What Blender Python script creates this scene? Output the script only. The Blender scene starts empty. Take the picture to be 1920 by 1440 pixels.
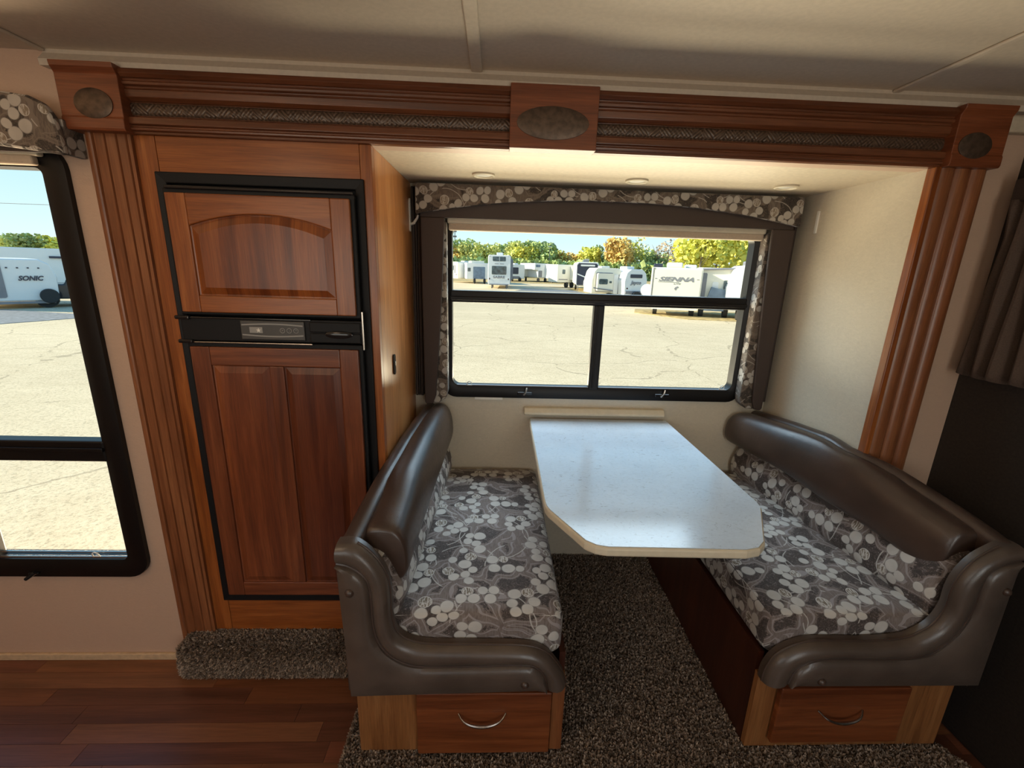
import bpy, bmesh, math, random
import numpy as np
from mathutils import Vector, Matrix
PI = math.pi
rnd = random.Random(7)
S = bpy.context.scene
COL = S.collection

# ------------------------------------------------------------------ camera, sky, sun, lamps, exposure
def cam_axes(yaw, pitch, roll):
    f = Vector((math.sin(yaw) * math.cos(pitch), math.cos(yaw) * math.cos(pitch), -math.sin(pitch)))
    r = Vector((math.cos(yaw), -math.sin(yaw), 0)); u = r.cross(f)
    return math.cos(roll) * r + math.sin(roll) * u, -math.sin(roll) * r + math.cos(roll) * u, f
cd = bpy.data.cameras.new('camera'); cam = bpy.data.objects.new('camera', cd); COL.objects.link(cam)
r_, u_, f_ = cam_axes(0.04075, 0.25800, 0.03131)
cam.matrix_world = Matrix(((r_.x, u_.x, -f_.x, 0.3697), (r_.y, u_.y, -f_.y, -1.4195), (r_.z, u_.z, -f_.z, 1.5), (0, 0, 0, 1)))
cd.sensor_fit = 'HORIZONTAL'; cd.sensor_width = 36; cd.lens = 824.6 / 1920 * 36; cd.clip_start = 0.02; cd.clip_end = 2000
S.camera = cam
S.view_settings.view_transform = 'Standard'; S.view_settings.look = 'None'
S.view_settings.gamma = 1; S.view_settings.use_curve_mapping = False
S.view_settings.exposure = 0.0
S.cycles.use_denoising = True
S.cycles.max_bounces = 10; S.cycles.diffuse_bounces = 6; S.cycles.transparent_max_bounces = 12
S.cycles.sample_clamp_indirect = 6

W = bpy.data.worlds.new('sky'); S.world = W; W.use_nodes = True
wn = W.node_tree; wn.nodes.clear()
wo = wn.nodes.new('ShaderNodeOutputWorld'); bg = wn.nodes.new('ShaderNodeBackground')
tc = wn.nodes.new('ShaderNodeTexCoord'); sx = wn.nodes.new('ShaderNodeSeparateXYZ'); cr = wn.nodes.new('ShaderNodeValToRGB')
wn.links.new(tc.outputs['Generated'], sx.inputs[0]); wn.links.new(sx.outputs[2], cr.inputs[0])
wn.links.new(cr.outputs[0], bg.inputs[0]); wn.links.new(bg.outputs[0], wo.inputs[0])
e = cr.color_ramp.elements
e[0].position = 0.0; e[0].color = (0.86, 0.97, 1.0, 1); e[1].position = 1.0; e[1].color = (0.10, 0.30, 0.70, 1)
for p_, c_ in ((0.06, (0.72, 0.95, 1.0, 1)), (0.2, (0.46, 0.80, 1.0, 1)), (0.5, (0.26, 0.58, 0.95, 1))):
    q = e.new(p_); q.color = c_
bg.inputs[1].default_value = 1.1

def lamp(name, kind, loc, energy, color, rot=(0, 0, 0), **kw):
    d = bpy.data.lights.new(name, kind); d.energy = energy; d.color = color
    for k, v in kw.items(): setattr(d, k, v)
    o = bpy.data.objects.new(name, d); o.location = loc; o.rotation_euler = rot; COL.objects.link(o); return o
sun = lamp('sun', 'SUN', (-50, 0, 30), 9.0, (1.0, 0.90, 0.70), angle=0.009)
sun.rotation_euler = Vector((1.0, 0.02, -0.46)).to_track_quat('-Z', 'Y').to_euler()
# added fill lamps standing in for daylight at the unseen rear openings
lamp('rear_fill_a', 'AREA', (-0.9, -2.62, 1.35), 8, (1.0, 0.90, 0.78), (PI / 2, 0, 0), shape='RECTANGLE', size=1.5, size_y=0.8)
lamp('rear_fill_b', 'AREA', (1.15, -2.62, 1.10), 9, (1.0, 0.94, 0.84), (PI / 2, 0, 0), shape='RECTANGLE', size=0.7, size_y=1.1)
# area lamps added outside the windows to boost yard (warm) and sky (cool) daylight
def aim(name, loc, d, e_, c, sx_, sy_):
    o = lamp(name, 'AREA', loc, e_, c, shape='RECTANGLE', size=sx_, size_y=sy_)
    o.rotation_euler = Vector(d).to_track_quat('-Z', 'Y').to_euler(); return o
aim('yard_fill', (.84, 3.5, -.70), (0, -.25, .97), 1200, (1.0, .87, .64), 5.0, 4.6)
aim('open_sky_fill', (.84, 1.55, 2.60), (0, -.72, -.70), 85, (.66, .84, 1.0), 2.4, 1.2)
aim('yard_fill_left', (-1.7, .95, .05), (0, -.70, .72), 110, (1.0, .72, .48), 1.6, .7)
aim('yard_fill_near', (.84, 1.35, .05), (0, -.68, .74), 75, (1.0, .86, .62), 2.4, .9)
# ceiling fill lamps added behind and beside the camera to brighten the interior
FILL_LAMPS = [(-0.75, -1.35, 3.0), (0.75, -1.75, 0.8)]

# ------------------------------------------------------------------ materials
def new_mat(name):
    m = bpy.data.materials.new(name); m.use_nodes = True
    nt = m.node_tree; b = nt.nodes['Principled BSDF']
    return m, nt, b
def N(nt, t, **kw):
    n = nt.nodes.new(t)
    for k, v in kw.items():
        if k.startswith('i_'):
            n.inputs[int(k[2:])].default_value = v
        else: setattr(n, k, v)
    return n
def L(nt, a, b): nt.links.new(a, b)
def ramp(nt, src, stops, interp='LINEAR'):
    r = nt.nodes.new('ShaderNodeValToRGB'); r.color_ramp.interpolation = interp
    es = r.color_ramp.elements
    es[0].position, es[0].color = stops[0][0], (*stops[0][1], 1)
    es[1].position, es[1].color = stops[-1][0], (*stops[-1][1], 1)
    for p, c in stops[1:-1]:
        q = es.new(p); q.color = (*c, 1)
    L(nt, src, r.inputs[0]); return r.outputs[0]
def uvn(nt, sx=1, sy=1):
    u = N(nt, 'ShaderNodeUVMap'); mp = N(nt, 'ShaderNodeMapping'); L(nt, u.outputs[0], mp.inputs[0])
    mp.inputs[3].default_value = (sx, sy, 1); return mp.outputs[0]
def noise(nt, vec, scale, detail=3, rough=0.5, dist=0):
    n = N(nt, 'ShaderNodeTexNoise'); n.inputs['Scale'].default_value = scale; n.inputs['Detail'].default_value = detail
    n.inputs['Roughness'].default_value = rough; n.inputs['Distortion'].default_value = dist
    if vec is not None: L(nt, vec, n.inputs['Vector'])
    return n.outputs['Fac']
def bump(nt, b, h, strength=0.3, dist=0.002):
    n = N(nt, 'ShaderNodeBump'); n.inputs['Strength'].default_value = strength; n.inputs['Distance'].default_value = dist
    L(nt, h, n.inputs['Height']); L(nt, n.outputs[0], b.inputs['Normal'])
def math_(nt, op, a, b=None, c=None):
    n = N(nt, 'ShaderNodeMath', operation=op)
    for i, v in enumerate((a, b, c)):
        if v is None: continue
        if isinstance(v, (int, float)): n.inputs[i].default_value = v
        else: L(nt, v, n.inputs[i])
    return n.outputs[0]
def mixc(nt, f, a, b, mode='MIX'):
    n = N(nt, 'ShaderNodeMix', data_type='RGBA', blend_type=mode)
    for s, v in ((n.inputs[0], f), (n.inputs[6], a), (n.inputs[7], b)):
        if isinstance(v, (int, float)): s.default_value = v
        elif isinstance(v, tuple): s.default_value = (*v, 1)
        else: L(nt, v, s)
    return n.outputs[2]
def plain(name, c, rough=0.5, metal=0, bump_s=0, bscale=200, var=0, spec=0.5):
    m, nt, b = new_mat(name)
    b.inputs['Roughness'].default_value = rough; b.inputs['Metallic'].default_value = metal
    b.inputs['Specular IOR Level'].default_value = spec
    v = uvn(nt); n = noise(nt, v, bscale, 3)
    lo = tuple(x * (1 - var) for x in c); hi = tuple(min(1, x * (1 + var)) for x in c)
    L(nt, ramp(nt, n, [(0.35, lo), (0.65, hi)]), b.inputs['Base Color'])
    if bump_s: bump(nt, b, n, bump_s)
    return m
def wood(name, dark, mid, light, axis='v', stave=0, rough=0.3, seed=0.0, sw=0.07, fine=0.35):
    m, nt, b = new_mat(name)
    sc = (26, 1.6) if axis == 'v' else (1.6, 26)
    u = N(nt, 'ShaderNodeUVMap')
    mp = N(nt, 'ShaderNodeMapping'); L(nt, u.outputs[0], mp.inputs[0]); mp.inputs[1].default_value = (seed * 3.1, seed * 1.7, 0)
    mp.inputs[3].default_value = (*sc, 1)
    n1 = noise(nt, mp.outputs[0], 1.0, 5, 0.6, 0.6)
    col = ramp(nt, n1, [(0.3, dark), (0.5, mid), (0.72, light)])
    mp2 = N(nt, 'ShaderNodeMapping'); L(nt, u.outputs[0], mp2.inputs[0])
    mp2.inputs[3].default_value = (420, 9, 1) if axis == 'v' else (9, 420, 1)
    n2 = noise(nt, mp2.outputs[0], 1.0, 3, 0.6)
    f2 = ramp(nt, n2, [(0.3, (1 - fine,) * 3), (0.6, (1, 1, 1))])
    col = mixc(nt, 1.0, col, f2, 'MULTIPLY')
    if stave:
        sp = N(nt, 'ShaderNodeSeparateXYZ'); L(nt, u.outputs[0], sp.inputs[0])
        w = math_(nt, 'FLOOR', math_(nt, 'ADD', math_(nt, 'DIVIDE', sp.outputs[0 if axis == 'v' else 1], sw), seed))
        wn_ = N(nt, 'ShaderNodeTexWhiteNoise', noise_dimensions='1D'); L(nt, w, wn_.inputs['W'])
        tint = ramp(nt, wn_.outputs[0], [(0.0, (0.55, 0.42, 0.42)), (0.5, (0.95, 0.9, 0.9)), (1.0, (1.5, 1.45, 1.3))])
        col = mixc(nt, stave, col, mixc(nt, 1.0, col, tint, 'MULTIPLY'))
    L(nt, col, b.inputs['Base Color']); b.inputs['Roughness'].default_value = rough
    bump(nt, b, n2, 0.12, 0.001)
    return m
CH = ((0.18, 0.046, 0.010), (0.31, 0.088, 0.019), (0.44, 0.145, 0.036))
M = {}
M['cherry_v'] = wood('cherry_vertical', *CH, 'v')
M['cherry_h'] = wood('cherry_horizontal', *CH, 'u', seed=2)
M['cherry_stave'] = wood('cherry_staved', *CH, 'v', stave=0.8, seed=3.3)
M['cherry_stave_h'] = wood('cherry_staved_across', (0.13, 0.038, 0.013), (0.21, 0.062, 0.021), (0.30, 0.10, 0.034), 'u', stave=0.8, seed=5.7, sw=0.045)
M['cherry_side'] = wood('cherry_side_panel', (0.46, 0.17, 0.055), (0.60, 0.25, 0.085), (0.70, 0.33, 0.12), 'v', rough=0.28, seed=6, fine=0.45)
RD = ((0.10, 0.028, 0.012), (0.17, 0.047, 0.018), (0.26, 0.08, 0.03))
M['red_v'] = wood('dark_cherry_vertical', *RD, 'v', seed=4)
M['red_h'] = wood('dark_cherry_horizontal', *RD, 'u', seed=8)
M['red_stave'] = wood('dark_cherry_staved', *RD, 'v', stave=0.8, seed=1.4, sw=0.055)
M['header'] = wood('header_wood', (0.095, 0.030, 0.012), (0.155, 0.050, 0.020), (0.22, 0.078, 0.033), 'u', rough=0.28)
M['pilaster'] = wood('pilaster_wood', (0.17, 0.056, 0.021), (0.26, 0.092, 0.036), (0.34, 0.135, 0.055), 'v', rough=0.3)
M['block'] = wood('block_wood', (0.14, 0.038, 0.014), (0.22, 0.062, 0.022), (0.30, 0.09, 0.033), 'u', rough=0.35, seed=9)
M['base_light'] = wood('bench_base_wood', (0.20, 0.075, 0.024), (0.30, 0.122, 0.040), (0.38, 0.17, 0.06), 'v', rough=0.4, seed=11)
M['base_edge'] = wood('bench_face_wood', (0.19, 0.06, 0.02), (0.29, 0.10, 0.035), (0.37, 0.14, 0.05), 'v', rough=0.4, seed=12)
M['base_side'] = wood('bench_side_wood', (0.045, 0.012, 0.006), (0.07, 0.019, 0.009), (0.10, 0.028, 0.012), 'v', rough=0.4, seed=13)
M['frame'] = plain('window_frame_brown', (0.005, 0.0036, 0.0034), 0.42, var=0.2, spec=0.3)
M['black'] = plain('refrigerator_black', (0.006, 0.0055, 0.006), 0.5, bump_s=0.15, bscale=500, var=0.2, spec=0.25)
M['gloss_black'] = plain('gloss_black', (0.012, 0.011, 0.012), 0.15, var=0.1)
M['chrome'] = plain('brushed_steel', (0.42, 0.38, 0.34), 0.25, metal=1, var=0.1)
M['bronze'] = plain('pewter_medallion', (0.10, 0.066, 0.045), 0.42, metal=0.5, bump_s=0.3, bscale=60, var=0.25)
M['white_plastic'] = plain('white_plastic', (0.78, 0.76, 0.70), 0.4)
M['grey_print'] = plain('grey_print', (0.30, 0.29, 0.27), 0.5)
M['dark_panel'] = plain('control_face', (0.055, 0.05, 0.045), 0.4)
M['cream_plastic'] = plain('cream_laminate', (0.68, 0.60, 0.45), 0.45, var=0.04, bscale=40)
M['blind'] = plain('blind_fabric', (0.50, 0.40, 0.30), 0.8, var=0.05, bscale=100)
M['brown_vinyl'] = plain('brown_vinyl', (0.046, 0.029, 0.023), 0.6, bump_s=0.2, bscale=400, var=0.12)
M['ceiling'] = plain('ceiling_panel', (0.56, 0.47, 0.37), 0.7, bump_s=0.1, bscale=80, var=0.04)
M['trim_cream'] = plain('cream_trim', (0.55, 0.46, 0.34), 0.6, var=0.06, bscale=60)
M['base_trim'] = plain('oak_trim', (0.55, 0.40, 0.25), 0.5, var=0.1, bscale=60)
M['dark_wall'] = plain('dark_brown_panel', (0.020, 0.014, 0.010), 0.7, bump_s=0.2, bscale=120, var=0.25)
M['curtain'] = plain('taupe_curtain', (0.080, 0.052, 0.038), 0.9, bump_s=0.3, bscale=300, var=0.15)

def wallpaper(name, c, v=0.10):
    m, nt, b = new_mat(name)
    uv = uvn(nt, 55, 110); n = noise(nt, uv, 1.0, 5, 0.65, 1.2)
    n2 = noise(nt, uvn(nt, 3, 3), 1.0, 2)
    col = ramp(nt, n, [(0.3, tuple(x * (1 - v) for x in c)), (0.7, tuple(x * (1 + v * .6) for x in c))])
    col = mixc(nt, 0.25, col, ramp(nt, n2, [(0.3, tuple(x * .9 for x in c)), (0.7, c)]))
    L(nt, col, b.inputs['Base Color']); b.inputs['Roughness'].default_value = 0.55
    bump(nt, b, n, 0.35, 0.0015); return m
M['wallpaper'] = wallpaper('cream_wallpaper', (0.64, 0.57, 0.45))
M['wallpaper_plain'] = wallpaper('warm_lit_wallpaper', (0.54, 0.375, 0.275), 0.05)  # cream paper with the warm bounced light mixed into its colour

def leather(name, c):
    m, nt, b = new_mat(name)
    uv = uvn(nt)
    v = N(nt, 'ShaderNodeTexVoronoi'); v.inputs['Scale'].default_value = 420; L(nt, uv, v.inputs['Vector'])
    n = noise(nt, uv, 9, 4); n3 = noise(nt, uv, 60, 4)
    h = math_(nt, 'ADD', math_(nt, 'MULTIPLY', v.outputs['Distance'], 0.35), math_(nt, 'MULTIPLY', n3, 0.9))
    L(nt, ramp(nt, n, [(0.3, tuple(x * .8 for x in c)), (0.7, tuple(x * 1.2 for x in c))]), b.inputs['Base Color'])
    L(nt, math_(nt, 'ADD', math_(nt, 'MULTIPLY', n3, 0.18), 0.24), b.inputs['Roughness'])
    b.inputs['Specular IOR Level'].default_value = 0.6
    bump(nt, b, h, 0.22, 0.0015); return m
M['leather'] = leather('brown_vinyl_leather', (0.058, 0.036, 0.027))
M['leather_side'] = leather('brown_vinyl_leather_end', (0.085, 0.063, 0.050))

# floral upholstery: wrapped repeat of round petals, stems and dark leaves
TILE = 0.40
_pet = []  # x, y, radius, hatched
pr = random.Random(21)
for cx, cy in ((0.16, 0.18), (0.52, 0.08), (0.84, 0.22), (0.34, 0.42), (0.68, 0.50), (0.02, 0.56), (0.34, 0.78), (0.76, 0.82)):
    ang = pr.uniform(0, 2 * PI); mine = []; tries = 0
    while len(mine) < 9 and tries < 400:
        tries += 1; a = pr.uniform(0, 2 * PI); d = .125 * pr.uniform(0, 1) ** .5
        u_ = d * math.cos(a) * 1.25; v_ = d * math.sin(a) * .72; rr = pr.uniform(.037, .054)
        x_ = cx + u_ * math.cos(ang) - v_ * math.sin(ang); y_ = cy + u_ * math.sin(ang) + v_ * math.cos(ang)
        if all(math.hypot((x_ - q[0] + .5) % 1 - .5, (y_ - q[1] + .5) % 1 - .5) > (rr + q[2]) * .93 for q in mine + _pet):
            mine.append((x_, y_, rr, len(mine) % 4 == 3))
    _pet += mine
def floral(name, petal, petal2, bg1, bg2, edge, scale=1.0):
    m, nt, b = new_mat(name)
    uv = N(nt, 'ShaderNodeUVMap').outputs[0]
    wob = N(nt, 'ShaderNodeTexNoise'); wob.inputs['Scale'].default_value = 14; L(nt, uv, wob.inputs['Vector'])
    vo = N(nt, 'ShaderNodeVectorMath', operation='SUBTRACT'); L(nt, wob.outputs['Color'], vo.inputs[0]); vo.inputs[1].default_value = (.5, .5, .5)
    vs = N(nt, 'ShaderNodeVectorMath', operation='SCALE'); L(nt, vo.outputs[0], vs.inputs[0]); vs.inputs[3].default_value = 0.012
    va = N(nt, 'ShaderNodeVectorMath', operation='ADD'); L(nt, uv, va.inputs[0]); L(nt, vs.outputs[0], va.inputs[1])
    fl = N(nt, 'ShaderNodeVectorMath', operation='MULTIPLY'); L(nt, va.outputs[0], fl.inputs[0]); fl.inputs[1].default_value = (1 / (TILE * scale), 1 / (TILE * scale), 0)
    P = fl.outputs[0]
    def dist(c):
        s = N(nt, 'ShaderNodeVectorMath', operation='SUBTRACT'); L(nt, P, s.inputs[0]); s.inputs[1].default_value = (c[0], c[1], 0)
        w = N(nt, 'ShaderNodeVectorMath', operation='WRAP'); L(nt, s.outputs[0], w.inputs[0])
        w.inputs[1].default_value = (0.5, 0.5, 0.5); w.inputs[2].default_value = (-0.5, -0.5, -0.5)
        l = N(nt, 'ShaderNodeVectorMath', operation='LENGTH'); L(nt, w.outputs[0], l.inputs[0]); return l.outputs['Value']
    dA = dB = None
    for x, y, r, hat in _pet:
        v = math_(nt, 'MULTIPLY', dist((x, y)), 1 / r)
        if hat: dB = v if dB is None else math_(nt, 'MINIMUM', dB, v)
        else: dA = v if dA is None else math_(nt, 'MINIMUM', dA, v)
    # background leaves
    vor = N(nt, 'ShaderNodeTexVoronoi', feature='DISTANCE_TO_EDGE'); vor.inputs['Scale'].default_value = 8.5
    wb = N(nt, 'ShaderNodeTexNoise'); wb.inputs['Scale'].default_value = 9; wb.inputs['Detail'].default_value = 1; L(nt, uv, wb.inputs['Vector'])
    ws_ = N(nt, 'ShaderNodeVectorMath', operation='SCALE'); L(nt, wb.outputs['Color'], ws_.inputs[0]); ws_.inputs[3].default_value = 0.14
    wa_ = N(nt, 'ShaderNodeVectorMath', operation='ADD'); L(nt, va.outputs[0], wa_.inputs[0]); L(nt, ws_.outputs[0], wa_.inputs[1])
    mp = N(nt, 'ShaderNodeVectorMath', operation='MULTIPLY'); L(nt, wa_.outputs[0], mp.inputs[0]); mp.inputs[1].default_value = (1, 1.35, 0)
    L(nt, mp.outputs[0], vor.inputs['Vector'])
    ed = vor.outputs['Distance']
    n1 = noise(nt, uv, 75, 4, 0.7, 2.5)
    leafm = math_(nt, 'GREATER_THAN', math_(nt, 'SUBTRACT', ed, math_(nt, 'MULTIPLY', n1, 0.22)), 0.03)
    ring = math_(nt, 'LESS_THAN', math_(nt, 'ABSOLUTE', math_(nt, 'SUBTRACT', ed, 0.075)), 0.016)
    scratch = noise(nt, uvn(nt, 160, 30), 1.0, 3, 0.6, 1.5)
    base = ramp(nt, scratch, [(0.35, bg1), (0.65, bg2)])
    leafc = ramp(nt, n1, [(0.45, tuple(x * 0.33 for x in bg1)), (0.60, tuple(x * .75 for x in bg1)), (0.68, edge)])
    col = mixc(nt, leafm, base, leafc)
    col = mixc(nt, math_(nt, 'MULTIPLY', ring, 0.75), col, edge)
    # stems: thin arcs
    st = None
    for c, r in (((0.18, 0.55), 0.30), ((0.7, 0.55), 0.27), ((0.45, 0.05), 0.24), ((0.95, 0.95), 0.31)):
        v = math_(nt, 'LESS_THAN', math_(nt, 'ABSOLUTE', math_(nt, 'SUBTRACT', dist(c), r)), 0.0045)
        st = v if st is None else math_(nt, 'MAXIMUM', st, v)
    gate = math_(nt, 'GREATER_THAN', noise(nt, uv, 11, 1), 0.5)
    col = mixc(nt, math_(nt, 'MULTIPLY', math_(nt, 'MULTIPLY', st, gate), 0.7), col, petal)
    # petals
    hatch = noise(nt, uvn(nt, 260, 60), 1.0, 2, 0.5, 1.0)
    hc = ramp(nt, hatch, [(0.47, petal2), (0.53, petal)])
    col = mixc(nt, math_(nt, 'LESS_THAN', dB, 1.0), col, hc)
    col = mixc(nt, math_(nt, 'LESS_THAN', math_(nt, 'ABSOLUTE', math_(nt, 'SUBTRACT', dB, 0.96)), 0.06), col, petal)
    pn = ramp(nt, noise(nt, uv, 22, 2), [(0.3, tuple(x * .86 for x in petal)), (0.7, petal)])
    col = mixc(nt, math_(nt, 'LESS_THAN', dA, 1.0), col, pn)
    col = mixc(nt, math_(nt, 'LESS_THAN', math_(nt, 'ABSOLUTE', math_(nt, 'SUBTRACT', dA, 1.0)), 0.05), col, tuple(x * .45 for x in petal))
    L(nt, col, b.inputs['Base Color']); b.inputs['Roughness'].default_value = 0.8
    b.inputs['Sheen Weight'].default_value = 0.1
    weave = N(nt, 'ShaderNodeTexWave'); weave.inputs['Scale'].default_value = 260; L(nt, uv, weave.inputs['Vector'])
    bump(nt, b, math_(nt, 'ADD', weave.outputs['Fac'], noise(nt, uv, 500, 2)), 0.12, 0.0008)
    return m
M['floral'] = floral('floral_upholstery', (0.56, 0.54, 0.51), (0.19, 0.155, 0.115), (0.14, 0.108, 0.098), (0.22, 0.185, 0.170), (0.33, 0.30, 0.30))
M['floral_valance'] = floral('floral_valance_fabric', (0.46, 0.42, 0.37), (0.22, 0.17, 0.12), (0.10, 0.075, 0.058), (0.17, 0.13, 0.10), (0.19, 0.15, 0.12), 0.85)

def carpet_mat():
    m, nt, b = new_mat('taupe_carpet')
    a = N(nt, 'ShaderNodeAttribute'); a.attribute_name = 'tint'
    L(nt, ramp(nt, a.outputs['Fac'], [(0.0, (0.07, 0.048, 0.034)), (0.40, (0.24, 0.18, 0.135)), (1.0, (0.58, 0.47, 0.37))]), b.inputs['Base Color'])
    b.inputs['Roughness'].default_value = 0.95; b.inputs['Specular IOR Level'].default_value = 0.1
    return m
M['pile'] = carpet_mat()
M['carpet'] = plain('carpet_backing', (0.10, 0.075, 0.056), 0.95, bump_s=1.0, bscale=350, var=0.5, spec=0.1)

def marble():
    m, nt, b = new_mat('white_marble_laminate')
    n = noise(nt, uvn(nt, 30, 55), 1.0, 6, 0.7, 2.5)
    n2 = noise(nt, uvn(nt, 7, 7), 1.0, 3)
    col = ramp(nt, n, [(0.35, (0.30, 0.33, 0.37)), (0.40, (0.57, 0.65, 0.73)), (0.6, (0.63, 0.72, 0.81))])
    col = mixc(nt, 0.35, col, ramp(nt, n2, [(0.35, (0.54, 0.62, 0.70)), (0.65, (0.65, 0.73, 0.80))]))
    L(nt, col, b.inputs['Base Color']); b.inputs['Roughness'].default_value = 0.16
    return m
M['marble'] = marble()

def floor_mat(i, c):
    return wood('plank_%d' % i, tuple(x * .7 for x in c), c, tuple(min(1, x * 1.3) for x in c), 'u', rough=0.32, seed=i * 1.9, fine=0.3)
M['planks'] = [floor_mat(i, c) for i, c in enumerate([(0.17, 0.062, 0.027), (0.22, 0.085, 0.036), (0.13, 0.048, 0.026), (0.21, 0.086, 0.041), (0.18, 0.063, 0.034)])]

def glass_mat():
    m = bpy.data.materials.new('window_glass'); m.use_nodes = True; nt = m.node_tree; nt.nodes.clear()
    o = N(nt, 'ShaderNodeOutputMaterial'); mx = N(nt, 'ShaderNodeMixShader'); t = N(nt, 'ShaderNodeBsdfTransparent'); g = N(nt, 'ShaderNodeBsdfGlossy')
    t.inputs[0].default_value = (0.97, 0.985, 0.97, 1); g.inputs['Roughness'].default_value = 0.02; mx.inputs[0].default_value = 0.0
    L(nt, t.outputs[0], mx.inputs[1]); L(nt, g.outputs[0], mx.inputs[2]); L(nt, mx.outputs[0], o.inputs[0]); return m
M['glass'] = glass_mat()

def ground_mat():
    m, nt, b = new_mat('worn_asphalt_yard')
    u = N(nt, 'ShaderNodeTexCoord').outputs['Object']
    def sc(s, sy=None):
        mp = N(nt, 'ShaderNodeMapping'); L(nt, u, mp.inputs[0]); mp.inputs[3].default_value = (s, sy or s, s); return mp.outputs[0]
    fine = noise(nt, sc(34), 1.0, 4, 0.7)
    mid = noise(nt, sc(1.6, 3.2), 1.0, 5, 0.6)
    big = noise(nt, sc(0.10, 0.22), 1.0, 4, 0.55)
    col = ramp(nt, fine, [(0.36, (0.24, 0.18, 0.10)), (0.47, (0.66, 0.53, 0.34)), (0.62, (0.80, 0.66, 0.44))])
    col = mixc(nt, 0.35, col, ramp(nt, mid, [(0.3, (0.52, 0.41, 0.26)), (0.7, (0.80, 0.67, 0.47))]))
    col = mixc(nt, 0.30, col, ramp(nt, big, [(0.35, (0.52, 0.43, 0.30)), (0.65, (0.82, 0.69, 0.49))]))
    vor = N(nt, 'ShaderNodeTexVoronoi', feature='DISTANCE_TO_EDGE'); vor.inputs['Scale'].default_value = 0.28
    dn = N(nt, 'ShaderNodeTexNoise'); dn.inputs['Scale'].default_value = 0.6; dn.inputs['Detail'].default_value = 6; L(nt, u, dn.inputs['Vector'])
    va = N(nt, 'ShaderNodeVectorMath', operation='ADD'); L(nt, u, va.inputs[0]); L(nt, dn.outputs['Color'], va.inputs[1]); L(nt, va.outputs[0], vor.inputs['Vector'])
    crk = math_(nt, 'MULTIPLY', math_(nt, 'LESS_THAN', vor.outputs['Distance'], 0.006), math_(nt, 'GREATER_THAN', mid, 0.47))
    col = mixc(nt, math_(nt, 'MULTIPLY', crk, 0.45), col, (0.22, 0.17, 0.11))
    L(nt, col, b.inputs['Base Color']); b.inputs['Roughness'].default_value = 0.95; b.inputs['Specular IOR Level'].default_value = 0.1
    bump(nt, b, fine, 0.5, 0.01); return m
M['yard'] = ground_mat()
M['verge'] = plain('dry_grass', (0.45, 0.33, 0.14), 0.95, var=0.4, bscale=3)
M['patch'] = plain('shadowed_asphalt', (0.20, 0.21, 0.22), 0.9, var=0.25, bscale=6)  # asphalt grey with ground shadow mixed into the colour
M['rv_white'] = plain('fibreglass_white', (0.80, 0.80, 0.78), 0.35, var=0.02, bscale=1)
M['rv_cream'] = plain('fibreglass_cream', (0.80, 0.76, 0.64), 0.4, var=0.03, bscale=1)
M['rv_grey'] = plain('rv_grey_trim', (0.22, 0.22, 0.24), 0.4, var=0.1, bscale=2)
M['rv_dark'] = plain('rv_dark_cap', (0.03, 0.034, 0.06), 0.3, var=0.1, bscale=2)
M['rv_glass'] = plain('rv_tinted_window', (0.07, 0.10, 0.11), 0.12, var=0.5, bscale=3)
M['rv_blue'] = plain('rv_blue_grey', (0.16, 0.22, 0.30), 0.5, var=0.2, bscale=2)
M['tyre'] = plain('tyre_rubber', (0.03, 0.03, 0.03), 0.8)
M['truck'] = plain('black_truck_paint', (0.03, 0.03, 0.035), 0.2)
M['bark'] = plain('grey_bark', (0.25, 0.21, 0.17), 0.9, var=0.2, bscale=8)
M['pole'] = plain('pole_grey', (0.20, 0.20, 0.20), 0.6)
M['red_cloth'] = plain('maroon_blind', (0.05, 0.008, 0.008), 0.8)
M['blue_grey'] = plain('pale_sill', (0.30, 0.36, 0.40), 0.5)
def leafm(name, c, v=0.45):
    m, nt, b = new_mat(name)
    n = noise(nt, N(nt, 'ShaderNodeTexCoord').outputs['Object'], 0.9, 3)
    L(nt, ramp(nt, n, [(0.3, tuple(x * (1 - v) for x in c)), (0.7, tuple(min(1, x * (1 + v)) for x in c))]), b.inputs['Base Color'])
    b.inputs['Roughness'].default_value = 0.8; b.inputs['Specular IOR Level'].default_value = 0.1
    return m
M['leaf'] = {'green': leafm('green_leaves', (0.42, 0.50, 0.20)), 'dark': leafm('dark_green_leaves', (0.28, 0.36, 0.20)), 'lime': leafm('yellow_green_leaves', (0.66, 0.66, 0.24)),
             'orange': leafm('orange_leaves', (0.85, 0.52, 0.18)), 'yellow': leafm('yellow_leaves', (0.88, 0.78, 0.16)), 'tan': leafm('tan_leaves', (0.62, 0.46, 0.32))}

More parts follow.
